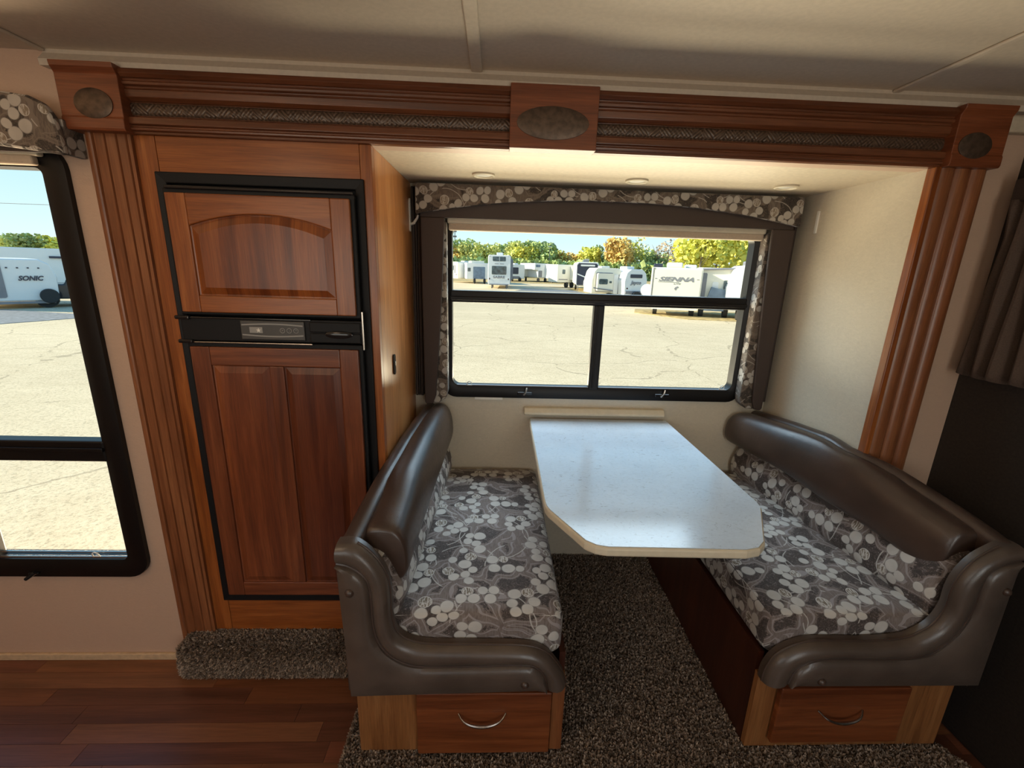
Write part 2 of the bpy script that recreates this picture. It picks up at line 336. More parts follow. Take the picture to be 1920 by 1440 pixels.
# ------------------------------------------------------------------ geometry helpers
WL = {}
def wloc(o): return WL.get(o.name, Vector((0, 0, 0)))
def tag(o, label=None, cat=None, group=None, kind=None):
    if label: o['label'] = label
    if cat: o['category'] = cat
    if group: o['group'] = group
    if kind: o['kind'] = kind
    return o
def thing(name, label, cat, loc=(0, 0, 0), rz=0, group=None):
    o = bpy.data.objects.new(name, None); COL.objects.link(o); o.location = loc; o.rotation_euler = (0, 0, rz)
    o.empty_display_size = 0.1
    WL[o.name] = Vector(loc); return tag(o, label, cat, group)
def box_uv(me):
    uv = me.uv_layers.new(name='UVMap')
    n = len(me.loops)
    if not n: return
    vc = np.empty(len(me.vertices) * 3); me.vertices.foreach_get('co', vc); vc = vc.reshape(-1, 3)
    li = np.empty(n, dtype=np.int32); me.loops.foreach_get('vertex_index', li)
    nm = np.empty(len(me.polygons) * 3); me.polygons.foreach_get('normal', nm); nm = np.abs(nm.reshape(-1, 3))
    lt = np.empty(len(me.polygons), dtype=np.int32); me.polygons.foreach_get('loop_total', lt)
    ax = np.repeat(nm.argmax(1), lt); co = vc[li]
    u = np.where(ax == 0, co[:, 1], co[:, 0]); v = np.where(ax == 2, co[:, 1], co[:, 2])
    uv.data.foreach_set('uv', np.stack([u, v], 1).ravel())
def obj(name, bm, mat, parent=None, smooth=False, bevel=0, local=False, seg=2, sub=0, uvfn=None, **tags):
    """link a bmesh as one object; world coordinates unless local"""
    me = bpy.data.meshes.new(name)
    bmesh.ops.recalc_face_normals(bm, faces=bm.faces)
    bm.to_mesh(me); bm.free()
    if uvfn: uvfn(me)
    else: box_uv(me)
    o = bpy.data.objects.new(name, me); COL.objects.link(o)
    me.materials.append(mat)
    if parent is not None:
        o.parent = parent; base = wloc(parent)
        if not local: me.transform(Matrix.Translation(-base))
        WL[o.name] = base
    if smooth:
        me.polygons.foreach_set('use_smooth', [True] * len(me.polygons)); me.set_sharp_from_angle(angle=math.radians(38))
    if bevel:
        b = o.modifiers.new('bevel', 'BEVEL'); b.width = bevel; b.segments = seg; b.limit_method = 'ANGLE'; b.angle_limit = math.radians(35)
    if sub:
        s = o.modifiers.new('sub', 'SUBSURF'); s.levels = s.render_levels = sub
    return tag(o, **tags) if tags else o
def B(): return bmesh.new()
def abox(bm, x0, x1, y0, y1, z0, z1):
    v = [bm.verts.new(p) for p in ((x0, y0, z0), (x1, y0, z0), (x1, y1, z0), (x0, y1, z0), (x0, y0, z1), (x1, y0, z1), (x1, y1, z1), (x0, y1, z1))]
    for f in ((0, 1, 2, 3), (4, 5, 6, 7), (0, 1, 5, 4), (1, 2, 6, 5), (2, 3, 7, 6), (3, 0, 4, 7)): bm.faces.new([v[i] for i in f])
    return bm
def bx(*a): return abox(B(), *a)
def prism(bm, poly, axis, a0, a1):
    """extrude a 2D polygon; axis 'x': (y,z), 'y': (x,z), 'z': (x,y)"""
    def P(p, a): return (a, p[0], p[1]) if axis == 'x' else ((p[0], a, p[1]) if axis == 'y' else (p[0], p[1], a))
    A = [bm.verts.new(P(p, a0)) for p in poly]; C = [bm.verts.new(P(p, a1)) for p in poly]
    n = len(poly); bm.faces.new(A); bm.faces.new(C)
    for i in range(n): bm.faces.new((A[i], A[(i + 1) % n], C[(i + 1) % n], C[i]))
    return bm
def loft(bm, rings, closed=True, cap=True):
    V = [[bm.verts.new(p) for p in r] for r in rings]
    n = len(rings[0])
    for a, b in zip(V, V[1:]):
        for i in range(n if closed else n - 1):
            j = (i + 1) % n; bm.faces.new((a[i], a[j], b[j], b[i]))
    if cap and closed: bm.faces.new(V[0]); bm.faces.new(V[-1])
    return bm
def tube(bm, pts, r, n=8, cap=True):
    pts = [Vector(p) for p in pts]; rings = []
    rs = r if isinstance(r, (list, tuple)) else [r] * len(pts)
    up = None
    for i, p in enumerate(pts):
        d = (pts[min(i + 1, len(pts) - 1)] - pts[max(i - 1, 0)]).normalized()
        if up is None: up = Vector((0, 0, 1)) if abs(d.z) < .9 else Vector((1, 0, 0))
        a = d.cross(up).normalized(); b = a.cross(d).normalized(); up = b
        rings.append([p + float(rs[i]) * (math.cos(2 * PI * k / n) * a + math.sin(2 * PI * k / n) * b) for k in range(n)])
    return loft(bm, rings, True, cap)
def disc(bm, c, r, h, axis='y', n=24, rx=None, dome=0):
    """thin disc or oval; centre c, radius r (rx along the first axis), thickness h toward negative axis"""
    rx = rx or r; rings = []
    steps = [(1, 0), (1, h * .7), (.93, h)] + ([(.6, h + dome * .6), (.25, h + dome)] if dome else [])
    for s, o_ in steps:
        ring = []
        for k in range(n):
            a = 2 * PI * k / n; p, q = math.cos(a) * rx * s, math.sin(a) * r * s
            ring.append({'y': (c[0] + p, c[1] - o_, c[2] + q), 'x': (c[0] + o_, c[1] + p, c[2] + q), 'z': (c[0] + p, c[1] + q, c[2] - o_)}[axis])
        rings.append(ring)
    return loft(bm, rings)
def rrect(x0, x1, z0, z1, r, n=6):
    out = []
    rr = r if isinstance(r, (list, tuple)) else [r] * 4     # bl, br, tr, tl
    for (cx, cz, a0), q in zip(((x0, z0, PI), (x1, z0, 1.5 * PI), (x1, z1, 0), (x0, z1, .5 * PI)), rr):
        sx = 1 if cx == x0 else -1; sz = 1 if cz == z0 else -1
        for k in range(n + 1):
            a = a0 + k / n * PI / 2; out.append((cx + sx * q + q * math.cos(a), cz + sz * q + q * math.sin(a)))
    return out
def ring_frame(bm, outer, inner, y0, y1, lip=0.0):
    """a flat frame between two matching loops; y0 is the room side"""
    n = len(outer)
    loops = [[(p[0], y1, p[1]) for p in outer], [(p[0], y0, p[1]) for p in outer]]
    if lip: loops.append([(o[0] + (i[0] - o[0]) * .55, y0 - lip, o[1] + (i[1] - o[1]) * .55) for o, i in zip(outer, inner)])
    loops += [[(p[0], y0 + .004, p[1]) for p in inner], [(p[0], y1, p[1]) for p in inner]]
    V = [[bm.verts.new(p) for p in l] for l in loops]
    for a, b in zip(V, V[1:] + V[:1]):
        for i in range(n): bm.faces.new((a[i], a[(i + 1) % n], b[(i + 1) % n], b[i]))
    return bm
def resample(pts, n):
    P = []
    m = len(pts)
    for i in range(m - 1):                       # Catmull-Rom
        p0, p1, p2, p3 = (np.array(pts[max(i - 1, 0)]), np.array(pts[i]), np.array(pts[i + 1]), np.array(pts[min(i + 2, m - 1)]))
        for t in np.linspace(0, 1, 9)[:-1]:
            P.append(0.5 * ((2 * p1) + (-p0 + p2) * t + (2 * p0 - 5 * p1 + 4 * p2 - p3) * t * t + (-p0 + 3 * p1 - 3 * p2 + p3) * t ** 3))
    P.append(np.array(pts[-1])); P = np.array(P)
    d = np.r_[0, np.cumsum(np.linalg.norm(np.diff(P, axis=0), axis=1))]
    s = np.linspace(0, d[-1], n)
    return np.stack([np.interp(s, d, P[:, k]) for k in range(P.shape[1])], 1)
def struct(name, bm, mat, **kw): return obj(name, bm, mat, kind='structure', **kw)
def text(s, parent, mat, size, loc, rot=(PI / 2, 0, 0), shear=0.0, width=None, name='lettering', depth=0.003, bold=0.0):
    c = bpy.data.curves.new(name, 'FONT'); c.body = s; c.size = size; c.extrude = depth; c.shear = shear; c.offset = bold
    c.align_x = 'CENTER'; c.align_y = 'CENTER'; c.resolution_u = 3
    tmp = bpy.data.objects.new('tmp', c); COL.objects.link(tmp)
    dg = bpy.context.evaluated_depsgraph_get(); me = bpy.data.meshes.new_from_object(tmp.evaluated_get(dg))
    bpy.data.objects.remove(tmp)
    if width:
        xs = [v.co.x for v in me.vertices]; k = width / (max(xs) - min(xs)); me.transform(Matrix.Diagonal((k, 1, 1, 1)))
    o = bpy.data.objects.new(name, me); COL.objects.link(o); me.materials.clear(); me.materials.append(mat)
    o.parent = parent; o.location = loc; o.rotation_euler = rot; return o

# ------------------------------------------------------------------ room shell
YS, XR, ZC, ZT = 0.584, 1.68, 1.83, 2.03
# wall holding window and alcove opening
bm = B(); abox(bm, -3.2, -2.3, 0, .05, 0, ZT); abox(bm, -2.3, -0.90, 0, .05, 0, 0.42); abox(bm, -2.3, -0.90, 0, .05, 1.745, ZT)
abox(bm, -0.90, -0.66, 0, .05, 0, ZT); abox(bm, -0.66, XR + .03, 0, .05, ZC, ZT); abox(bm, XR + .03, 1.99, 0, .05, 0, ZT)
struct('wall_back', bm, M['wallpaper_plain'])
# alcove back wall with window hole, side wall, ceiling, floor
bm = B(); wx0, wx1, wz0, wz1 = 0.165, 1.51, 0.955, 1.67
abox(bm, -.68, wx0, YS, YS + .04, 0, 1.87); abox(bm, wx1, XR + .02, YS, YS + .04, 0, 1.87)
abox(bm, wx0, wx1, YS, YS + .04, 0, wz0); abox(bm, wx0, wx1, YS, YS + .04, wz1, 1.87)
struct('wall_alcove_back', bm, M['wallpaper'])
struct('wall_alcove_right', bx(XR, XR + .03, 0, YS, 0, ZC), M['wallpaper'])
struct('wall_alcove_left', bx(-.69, -.664, .05, YS, 0, ZC), M['wallpaper'])
struct('ceiling_alcove', bx(-.69, XR + .03, .05, YS, ZC, ZC + .03), M['trim_cream'])
struct('ceiling', bx(-3.2, 2.0, -2.65, 0, ZT, ZT + .03), M['ceiling'])
struct('wall_left', bx(-3.23, -3.2, -2.65, .05, 0, ZT), M['wallpaper_plain'])
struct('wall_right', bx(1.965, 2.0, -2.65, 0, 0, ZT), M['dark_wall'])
bm = B(); abox(bm, -3.2, -1.7, -2.75, -2.65, 0, ZT); abox(bm, -.1, .75, -2.75, -2.65, 0, ZT); abox(bm, 1.55, 2.0, -2.75, -2.65, 0, ZT)
abox(bm, -1.7, -.1, -2.75, -2.65, 0, .9); abox(bm, -1.7, -.1, -2.75, -2.65, 1.8, ZT); abox(bm, .75, 1.55, -2.75, -2.65, 1.9, ZT); abox(bm, .75, 1.55, -2.75, -2.65, 0, .7)
struct('wall_front', bm, M['wallpaper_plain'])
fl = struct('floor', bx(-3.2, 2.0, -2.65, 0.05, -.06, -.004), M['planks'][2])
# floor planks
y = 0.0; row = 0
while y > -1.15:
    w = 0.064; x = -1.95 + rnd.uniform(-.5, 0)
    while x < 1.96:
        l = rnd.uniform(.45, .85); x1 = min(x + l, 1.96)
        if x < -0.03 or x1 > 1.78:
            obj('plank', bx(max(x, -1.95) + .0006, x1 - .0006, y - w + .0005, y - .0005, -.004, 0.0), M['planks'][rnd.choice((0, 0, 1, 2, 2, 3, 4))], fl)
        x = x1
    y -= w; row += 1
# baseboard, ceiling battens, crown strip
struct('baseboard_back', bx(-3.2, -.785, -.012, 0, 0, .028), M['base_trim'], bevel=.003)
for i, (x, w) in enumerate(((0.302, .016), (1.51, .011), (-.86, .008))):
    struct('trim_%d' % (i + 5), bx(x - w, x + w, -2.65, -.012, ZT - .008, ZT), M['ceiling'], bevel=.004, seg=3)
bm = B(); prism(bm, [(0, 1.985), (-.028, 1.985), (-.03, 2.0), (-.012, 2.02), (-.010, 2.03), (0, 2.03)], 'x', -.86, 1.965)
struct('trim_4', bm, M['ceiling'])
struct('trim_8', bx(1.86, 1.964, -.03, 0, 1.93, 1.975), M['trim_cream'], bevel=.006)

# ------------------------------------------------------------------ header moulding, blocks, pilasters
hd = thing('trim_3', None, None, (-.65, -.02, 1.83)); tag(hd, kind='structure')
prof = [(0, 1.984), (-.040, 1.984), (-.043, 1.972), (-.036, 1.964), (-.030, 1.963), (-.030, 1.957), (-.035, 1.955), (-.034, 1.948), (-.026, 1.945), (-.026, 1.940), (-.030, 1.937),
        (-.028, 1.920), (-.018, 1.912), (-.012, 1.911), (-.012, 1.876), (-.020, 1.874), (-.031, 1.870), (-.032, 1.853), (-.024, 1.850), (-.024, 1.846), (-.029, 1.844), (-.028, 1.838), (-.021, 1.836), (-.021, 1.830), (0, 1.830)]
def band_mat():
    m, nt, b = new_mat('embossed_band')
    uv = N(nt, 'ShaderNodeUVMap').outputs[0]
    sp = N(nt, 'ShaderNodeSeparateXYZ'); L(nt, uv, sp.inputs[0])
    u, v = sp.outputs[0], sp.outputs[1]
    a = math_(nt, 'PINGPONG', math_(nt, 'MULTIPLY', u, 1.0), 0.032)
    w1 = math_(nt, 'SINE', math_(nt, 'MULTIPLY', math_(nt, 'ADD', a, v), 560))
    w2 = math_(nt, 'SINE', math_(nt, 'MULTIPLY', math_(nt, 'SUBTRACT', math_(nt, 'PINGPONG', u, 0.05), v), 430))
    n = noise(nt, uv, 60, 3)
    h = math_(nt, 'ADD', math_(nt, 'MULTIPLY', w1, 0.5), math_(nt, 'MULTIPLY', w2, 0.4))
    L(nt, ramp(nt, math_(nt, 'ADD', math_(nt, 'MULTIPLY', h, 0.5), n), [(0.15, (0.050, 0.028, 0.017)), (0.95, (0.135, 0.085, 0.056))]), b.inputs['Base Color'])
    b.inputs['Roughness'].default_value = 0.35; b.inputs['Metallic'].default_value = 0.2
    bump(nt, b, h, 0.5, 0.0012); return m
M['band'] = band_mat()
for x0, x1 in ((-.652, .40), (.64, 1.69)):
    obj('fascia', prism(B(), prof, 'x', x0, x1), M['header'], hd, bevel=.0012)
    bp_ = [(-.011, 1.877)] + [(-.014 - .004 * math.sin(PI * k / 8), 1.877 + .034 * k / 8) for k in range(1, 8)] + [(-.011, 1.911)]
    obj('embossed_band', prism(B(), bp_, 'x', x0, x1), M['band'], hd, smooth=True)
def block(x0, x1, y, cap, rx, rz, xc, zc, z0=1.828, z1=1.989):
    pr_ = [(0, z1), (-y - (.012 if cap else 0), z1), (-y - (.010 if cap else 0), z1 - .012), (-y, z1 - (.026 if cap else .012)), (-y, z0 + .034), (-y - .003, z0 + .030), (-y - .003, z0 + .006), (-y, z0), (0, z0)]
    if not cap: pr_ = [(0, z1), (-y, z1), (-y, z0), (0, z0)]
    b_ = obj('corner_block' if cap else 'centre_block', prism(B(), pr_, 'x', x0, x1), M['block'], hd, bevel=.002)
    obj('medallion', disc(B(), (xc, -y, zc), rz, .004, 'y', 36, rx=rx, dome=.003), M['bronze'], b_, smooth=True)
block(-.812, -.65, .048, True, .050, .037, -.722, 1.893)
block(.397, .643, .052, False, .101, .042, .517, 1.893)
block(1.688, 1.845, .048, True, .050, .035, 1.752, 1.884)
def pilaster(name, x0, x1, kind):
    n = 96; pts = []
    for k in range(n + 1):
        t = k / n; d = .020
        if kind == 'flute':
            for g in (.16, .42, .68, .90): d -= .0065 * max(0, 1 - abs(t - g) / .022)
            d += .003 * math.sin(PI * min(1, t / .16)) if t < .16 else 0
        else:
            d = .016 + .012 * abs(math.sin(PI * t * 3)) ** .6
        pts.append((x0 + (x1 - x0) * t, -d))
    pts = [(x0, 0)] + pts + [(x1, 0)]
    return struct(name, prism(B(), pts, 'z', 0, 1.83), M['pilaster'])
pilaster('trim_1', -.785, -.662, 'flute')
pilaster('trim_2', 1.690, 1.842, 'bead')
struct('trim_10', bx(1.670, 1.690, -.030, -.0005, .0, 1.83), M['cherry_v'], bevel=.003)

# ------------------------------------------------------------------ windows
def bars(name, rects, y0, y1, mat, parent, bevel=.004):
    for r in rects: obj(name, bx(r[0], r[1], y0, y1, r[2], r[3]), mat, parent, bevel=bevel)
w2 = thing('window_2', None, None, (.84, YS, .908)); tag(w2, kind='structure')
o_, i_ = rrect(.128, 1.548, .906, 1.70, .065), rrect(.173, 1.502, .962, 1.664, .035)
obj('window_frame', ring_frame(B(), o_, i_, .572, .625, .006), M['frame'], w2, smooth=True)
obj('mullion', bx(.165, 1.508, .570, .612, 1.345, 1.398), M['frame'], w2, bevel=.006, seg=3)
obj('mullion', bx(.165, 1.508, .562, .572, 1.356, 1.372), M['frame'], w2, bevel=.003)
obj('mullion', bx(.812, .860, .572, .612, .95, 1.35), M['frame'], w2, bevel=.006, seg=3)
obj('mullion', bx(.826, .833, .566, .574, .96, 1.345), M['frame'], w2, bevel=.002)
for a, b_, c, d in ((.165, 1.508, 1.39, 1.67), (.165, .82, .955, 1.352), (.852, 1.508, .955, 1.352)):
    obj('pane', bx(a, b_, .596, .600, c, d), M['glass'], w2)
obj('track', bx(.19, 1.49, .578, .590, .958, .9655), M['rv_grey'], w2, bevel=.002)
def latch(x, z, y, parent):
    l = obj('latch', bx(x - .035, x + .035, y - .006, y, z - .008, z + .006), M['gloss_black'], parent, bevel=.003)
    bm = B(); tube(bm, [(x - .006, y - .008, z - .005), (x + .004, y - .016, z + .012), (x + .008, y - .014, z + .030)], [.006, .005, .004], 8)
    obj('latch_lever', bm, M['chrome'], l, smooth=True)
latch(.512, .932, .566, w2); latch(1.165, .935, .566, w2)
def clip(x, z, y, parent):
    bm = B(); tube(bm, [(x - .012, y, z), (x - .009, y - .004, z + .014), (x, y - .005, z + .02), (x + .009, y - .004, z + .014), (x + .012, y, z), (x - .012, y, z)], .0022, 6)
    obj('pull_clip', bm, M['white_plastic'], parent, smooth=True)
clip(.252, .966, .570, w2); clip(1.452, .970, .570, w2)
st = obj('paper_label', bx(.278, .408, .5685, .5705, .897, .907), M['white_plastic'], w2)

w1 = thing('window_1', None, None, (-1.5, 0, .38)); tag(w1, kind='structure')
o_, i_ = rrect(-2.25, -.862, .378, 1.80, .07), rrect(-2.19, -.930, .447, 1.735, .02)
obj('window_frame', ring_frame(B(), o_, i_, -.016, .045, .006), M['frame'], w1, smooth=True)
obj('mullion', bx(-2.2, -.925, -.016, .03, .828, .902), M['frame'], w1, bevel=.006, seg=3)
obj('mullion', bx(-2.2, -.925, -.024, -.014, .866, .880), M['frame'], w1, bevel=.003)
obj('mullion', bx(-1.435, -1.385, -.010, .03, .44, .835), M['frame'], w1, bevel=.006)
obj('pane', bx(-2.2, -.925, .014, .018, .895, 1.74), M['glass'], w1)
obj('pane', bx(-1.39, -.925, .014, .018, .44, .835), M['glass'], w1); obj('pane', bx(-2.2, -1.43, .014, .018, .44, .835), M['glass'], w1)
obj('track', bx(-1.385, -.931, -.012, -.002, .452, .458), M['chrome'], w1, bevel=.001)
obj('track', bx(-1.385, -.931, -.006, .004, .470, .474), M['chrome'], w1, bevel=.001)
clip(-1.035, .462, -.014, w1)
l = obj('latch', bx(-1.27, -1.235, -.03, -.018, .395, .403), M['gloss_black'], w1, bevel=.003)
bm = B(); tube(bm, [(-1.24, -.032, .408), (-1.27, -.040, .385)], [.007, .006], 8); obj('latch_lever', bm, M['gloss_black'], l, smooth=True)

w3 = thing('window_3', None, None, (1.96, -.6, 1.2)); tag(w3, kind='structure')
obj('window_frame', bx(1.945, 1.964, -1.1, -.13, 1.262, 1.300), M['trim_cream'], w3, bevel=.004)
obj('sill', bx(1.94, 1.964, -1.1, -.13, 1.245, 1.260), M['blue_grey'], w3, bevel=.003)
obj('blind', bx(1.950, 1.964, -1.1, -.13, 1.302, 1.62), M['red_cloth'], w3)

# ------------------------------------------------------------------ alcove window valance and blind
va = thing('window_valance', 'floral box valance with brown padded side boards around the dinette window', 'valance', (.83, .50, 1.70))
def arch(x, z0, z1): t = (x - .035) / (1.63 - .035); return z0 + (z1 - z0) * (1 - abs(2 * t - 1) ** 2.2)
xs = np.linspace(.036, 1.632, 41)
poly = [(.036, 1.818), (1.632, 1.818)] + [(x, arch(x, 1.700, 1.772)) for x in xs[::-1]]
def fabric_front(bm, poly, y0, y1): return prism(bm, poly, 'y', y0, y1)
obj('fascia', fabric_front(B(), poly, .484, .500), M['floral_valance'], va, bevel=.004, label='arched floral fabric fascia')
poly = [(.050, 1.80), (1.618, 1.80)] + [(1.618, 1.69), (.050, 1.69)]
obj('inner_board', prism(B(), poly, 'y', .503, .516), M['brown_vinyl'], va, bevel=.003)
obj('side_return', bx(.036, .046, .50, .583, 1.70, 1.817), M['brown_vinyl'], va); obj('side_return', bx(1.622, 1.632, .50, .583, 1.70, 1.817), M['brown_vinyl'], va)
zz = np.linspace(1.69, .90, 25)
def inner_l(z): t = (1.69 - z) / .79; return .150 - .046 * t ** 1.3
def side(mir):
    X = (lambda x: x) if not mir else (lambda x: 1.676 - x)
    poly = [(X(.052), 1.69), (X(.150), 1.69)] + [(X(inner_l(z)), z) for z in zz[1:-1]] + [(X(.092), .893), (X(.064), .890), (X(.056), .90)]
    obj('side_board', prism(B(), poly, 'y', .498, .513), M['brown_vinyl'], va, bevel=.004, label='brown padded side board')
    poly = [(X(.070), 1.68), (X(.156), 1.68), (X(.158), .95), (X(.150), .915), (X(.120), .892), (X(.080), .890)]
    obj('side_lining', prism(B(), poly, 'y', .517, .570), M['floral_valance'], va, bevel=.008, seg=3, label='floral fabric side lining')
    for a, w in ((.006, .011), (.019, .007), (.028, .014)):
        x0, x1 = sorted((X(a), X(a + w)))
        if mir: x0 += -.0; x1 += -.0
        obj('corner_strip', bx(x0, x1, .560, .583, .913, 1.815), M['brown_vinyl'], va, bevel=.003)
side(False); side(True)
rb = thing('roller_blind', 'beige roller blind rolled up under the floral valance', 'blind', (.84, .54, 1.66))
obj('cassette', bx(.158, 1.520, .530, .568, 1.672, 1.698), M['cream_plastic'], rb, bevel=.006, seg=3)
obj('rolled_fabric', bx(.162, 1.516, .536, .562, 1.645, 1.676), M['blind'], rb, bevel=.008, seg=3)

# left window valance and blind
vb = thing('window_valance', 'floral padded valance with a rounded end over the left window', 'valance', (-1.2, -.05, 1.78))
xs = np.linspace(-.80, -2.3, 30)
poly = [(-2.3, 1.905), (-.93, 1.905), (-.865, 1.898), (-.825, 1.880), (-.808, 1.85), (-.800, 1.80), (-.798, 1.757)] + [(x, 1.757 + .045 * (1 - ((x + 1.55) / .75) ** 2)) for x in xs[1:]]
obj('fascia', prism(B(), poly, 'y', -.085, -.060), M['floral_valance'], vb, bevel=.010, seg=3)
obj('end_return', prism(B(), [(-.060, 1.762), (-.001, 1.762), (-.001, 1.85), (-.060, 1.85)], 'x', -.822, -.803), M['floral_valance'], vb, bevel=.004)
obj('inner_board', bx(-2.28, -.83, -.058, -.048, 1.765, 1.85), M['brown_vinyl'], vb, bevel=.004)
rb2 = thing('roller_blind', 'beige roller blind rolled up at the top of the left window', 'blind', (-1.5, -.03, 1.74))
obj('cassette', bx(-2.2, -.905, -.045, -.02, 1.760, 1.786), M['cream_plastic'], rb2, bevel=.006, seg=3)
obj('rolled_fabric', bx(-2.2, -.925, -.040, -.018, 1.737, 1.762), M['blind'], rb2, bevel=.006, seg=3)

# ------------------------------------------------------------------ refrigerator cabinet and refrigerator
fc = thing('refrigerator_cabinet', 'tall cherry wood cabinet housing the refrigerator left of the dinette', 'cabinet', (-.33, .2, 0))
obj('stile', bx(-.662, -.605, -.010, .02, .03, 1.83), M['cherry_v'], fc, bevel=.0015)
obj('stile', bx(-.034, .0, -.010, .02, .05, 1.83), M['cherry_v'], fc, bevel=.002)
obj('rail', bx(-.604, -.035, -.009, .02, 1.728, 1.83), M['cherry_h'], fc, bevel=.001)
obj('rail', bx(-.604, -.035, -.009, .02, .05, .29), M['cherry_h'], fc, bevel=.001)
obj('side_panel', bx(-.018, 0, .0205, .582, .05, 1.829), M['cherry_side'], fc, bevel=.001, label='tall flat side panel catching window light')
pl = obj('door_catch', prism(B(), rrect(.150, .172, 1.110, 1.185, .010), 'x', 0, .007), M['gloss_black'], fc, bevel=.002, label='small black oval catch plate')
obj('catch_hole', disc(B(), (.007, .162, 1.15), .008, .002, 'x', 16), M['chrome'], pl, smooth=True)
obj('backing', bx(-.604, -.035, .02, .05, .29, 1.728), M['black'], fc)

fr = thing('refrigerator', 'built-in black framed refrigerator with wooden door panels', 'refrigerator', (-.32, -.02, .28))
o4 = [(-.614, .280), (-.024, .280), (-.024, 1.736), (-.614, 1.736)]; i4 = [(-.586, .306), (-.050, .306), (-.050, 1.706), (-.586, 1.706)]
obj('outer_frame', ring_frame(B(), o4, i4, -.020, 0), M['black'], fr, bevel=.003)
def rdoor(name, x0, x1, z0, z1, tag_label):
    d = obj(name, bx(x0 - .012, x1 + .012, -.036, -.004, z0 - .010, z1 + .014), M['black'], fr, bevel=.004)
    return d
# upper door
d1 = rdoor('freezer_door', -.577, -.060, 1.342, 1.678, '')
obj('hinge_bar', bx(-.578, -.050, -.044, -.034, 1.688, 1.698), M['gloss_black'], d1, bevel=.003)
def panel(x0, x1, z0, z1, rise, mat, parent, y=-.046):
    """raised field panel with an arched top"""
    def loop(ins, yy, rs):
        pts = [(x0 + ins, z0 + ins), (x1 - ins, z0 + ins)]
        n = 14
        for k in range(n + 1):
            t = k / n; x = x1 - ins - (x1 - x0 - 2 * ins) * t
            pts.append((x, z1 - ins + rs * (1 - (2 * t - 1) ** 2)))
        return [(p[0], yy, p[1]) for p in pts]
    bm = B(); V = []
    for ins, yy in ((-.003, y + .012), (-.003, y + .004), (.004, y + .006), (.024, y - .001), (.026, y - .001)):
        V.append([bm.verts.new(p) for p in loop(ins, yy, rise)])
    n = len(V[0])
    for a, b_ in zip(V, V[1:]):
        for i in range(n): bm.faces.new((a[i], a[(i + 1) % n], b_[(i + 1) % n], b_[i]))
    bm.faces.new(V[-1]); obj('raised_panel', bm, mat, parent, bevel=.001)
X0, X1, Z0, Z1, y0, y1 = -.577, -.060, 1.342, 1.678, -.048, -.030
for a, b_ in ((X0, X0 + .056), (X1 - .056, X1)): obj('stile', bx(a, b_, y0, y1, Z0, Z1), M['cherry_v'], d1, bevel=.003)
obj('rail', bx(X0 + .056, X1 - .056, y0, y1, Z0, Z0 + .050), M['cherry_h'], d1, bevel=.003)
n = 14; aw = X1 - X0 - .112
poly = [(X0 + .056, Z1), (X1 - .056, Z1)] + [(X1 - .056 - aw * k / n, Z1 - .088 + .036 * (1 - (2 * k / n - 1) ** 2)) for k in range(n + 1)]
obj('rail', prism(B(), poly, 'y', y0, y1), M['cherry_h'], d1, bevel=.003)
panel(X0 + .056, X1 - .056, Z0 + .050, Z1 - .088, .036, M['cherry_stave'], d1)
# lower door
d2 = rdoor('lower_door', -.573, -.060, .328, 1.236, '')
X0, X1, Z0, Z1 = -.573, -.060, .328, 1.236
for a, b_ in ((X0, X0 + .058), (X1 - .058, X1)): obj('stile', bx(a, b_, y0, y1, Z0, Z1), M['red_v'], d2, bevel=.003)
xm = (X0 + X1) / 2; obj('stile', bx(xm - .022, xm + .022, y0, y1, Z0 + .055, Z1 - .058), M['red_v'], d2, bevel=.003)
obj('rail', bx(X0 + .058, X1 - .058, y0, y1, Z0, Z0 + .055), M['red_h'], d2, bevel=.003)
obj('rail', bx(X0 + .058, X1 - .058, y0, y1, Z1 - .058, Z1), M['red_h'], d2, bevel=.003)
panel(X0 + .058, xm - .022, Z0 + .055, Z1 - .058, 0, M['red_stave'], d2); panel(xm + .022, X1 - .058, Z0 + .055, Z1 - .058, 0, M['red_stave'], d2)
# control panel strip
cp = obj('control_panel', bx(-.592, -.044, -.040, -.006, 1.254, 1.326), M['black'], fr, bevel=.003)
obj('trim_bar', bx(-.594, -.200, -.044, -.038, 1.322, 1.328), M['gloss_black'], cp, bevel=.002); obj('trim_bar', bx(-.594, -.200, -.044, -.038, 1.247, 1.252), M['chrome'], cp, bevel=.002)
disp = obj('display', bx(-.412, -.220, -.046, -.038, 1.262, 1.320), M['dark_panel'], cp, bevel=.002)
for s in (0, 1):
    pts = []
    for k in range(17):
        t = k / 16; z = (1.292 + .017 + .004 * math.sin(PI * t)) if s else (1.292 - .013 - .004 * math.sin(PI * t))
        pts.append((-.408 + .184 * t, z))
    poly = pts + [(p[0], p[1] - .004) for p in pts[::-1]]
    obj('stripe', prism(B(), poly, 'y', -.0470, -.046), M['grey_print'], disp)
obj('badge', bx(-.385, -.346, -.0472, -.046, 1.283, 1.301), M['grey_print'], disp, label='small grey logo badge')
bm = B(); star = [( -.358 + (.008 if k % 2 == 0 else .003) * math.cos(PI * k / 5 + PI / 2), 1.291 + (.008 if k % 2 == 0 else .003) * math.sin(PI * k / 5 + PI / 2)) for k in range(10)]
obj('badge_leaf', prism(bm, star, 'y', -.0476, -.0472), M['white_plastic'], disp)
for k, s in enumerate(('>', '-', '*')):
    cx = -.286 + .0205 * k
    rg = [[(cx + r * math.cos(2 * PI * j / 20), yy, 1.292 + r * math.sin(2 * PI * j / 20)) for j in range(20)] for r, yy in ((.0078, -.046), (.0078, -.0475), (.0064, -.0475), (.0064, -.046))]
    obj('button_ring', loft(B(), rg + [rg[0]], True, False), M['grey_print'], disp)
    text(s, disp, M['grey_print'], .011, (cx + .32, -.0268, 1.012), depth=.0003)
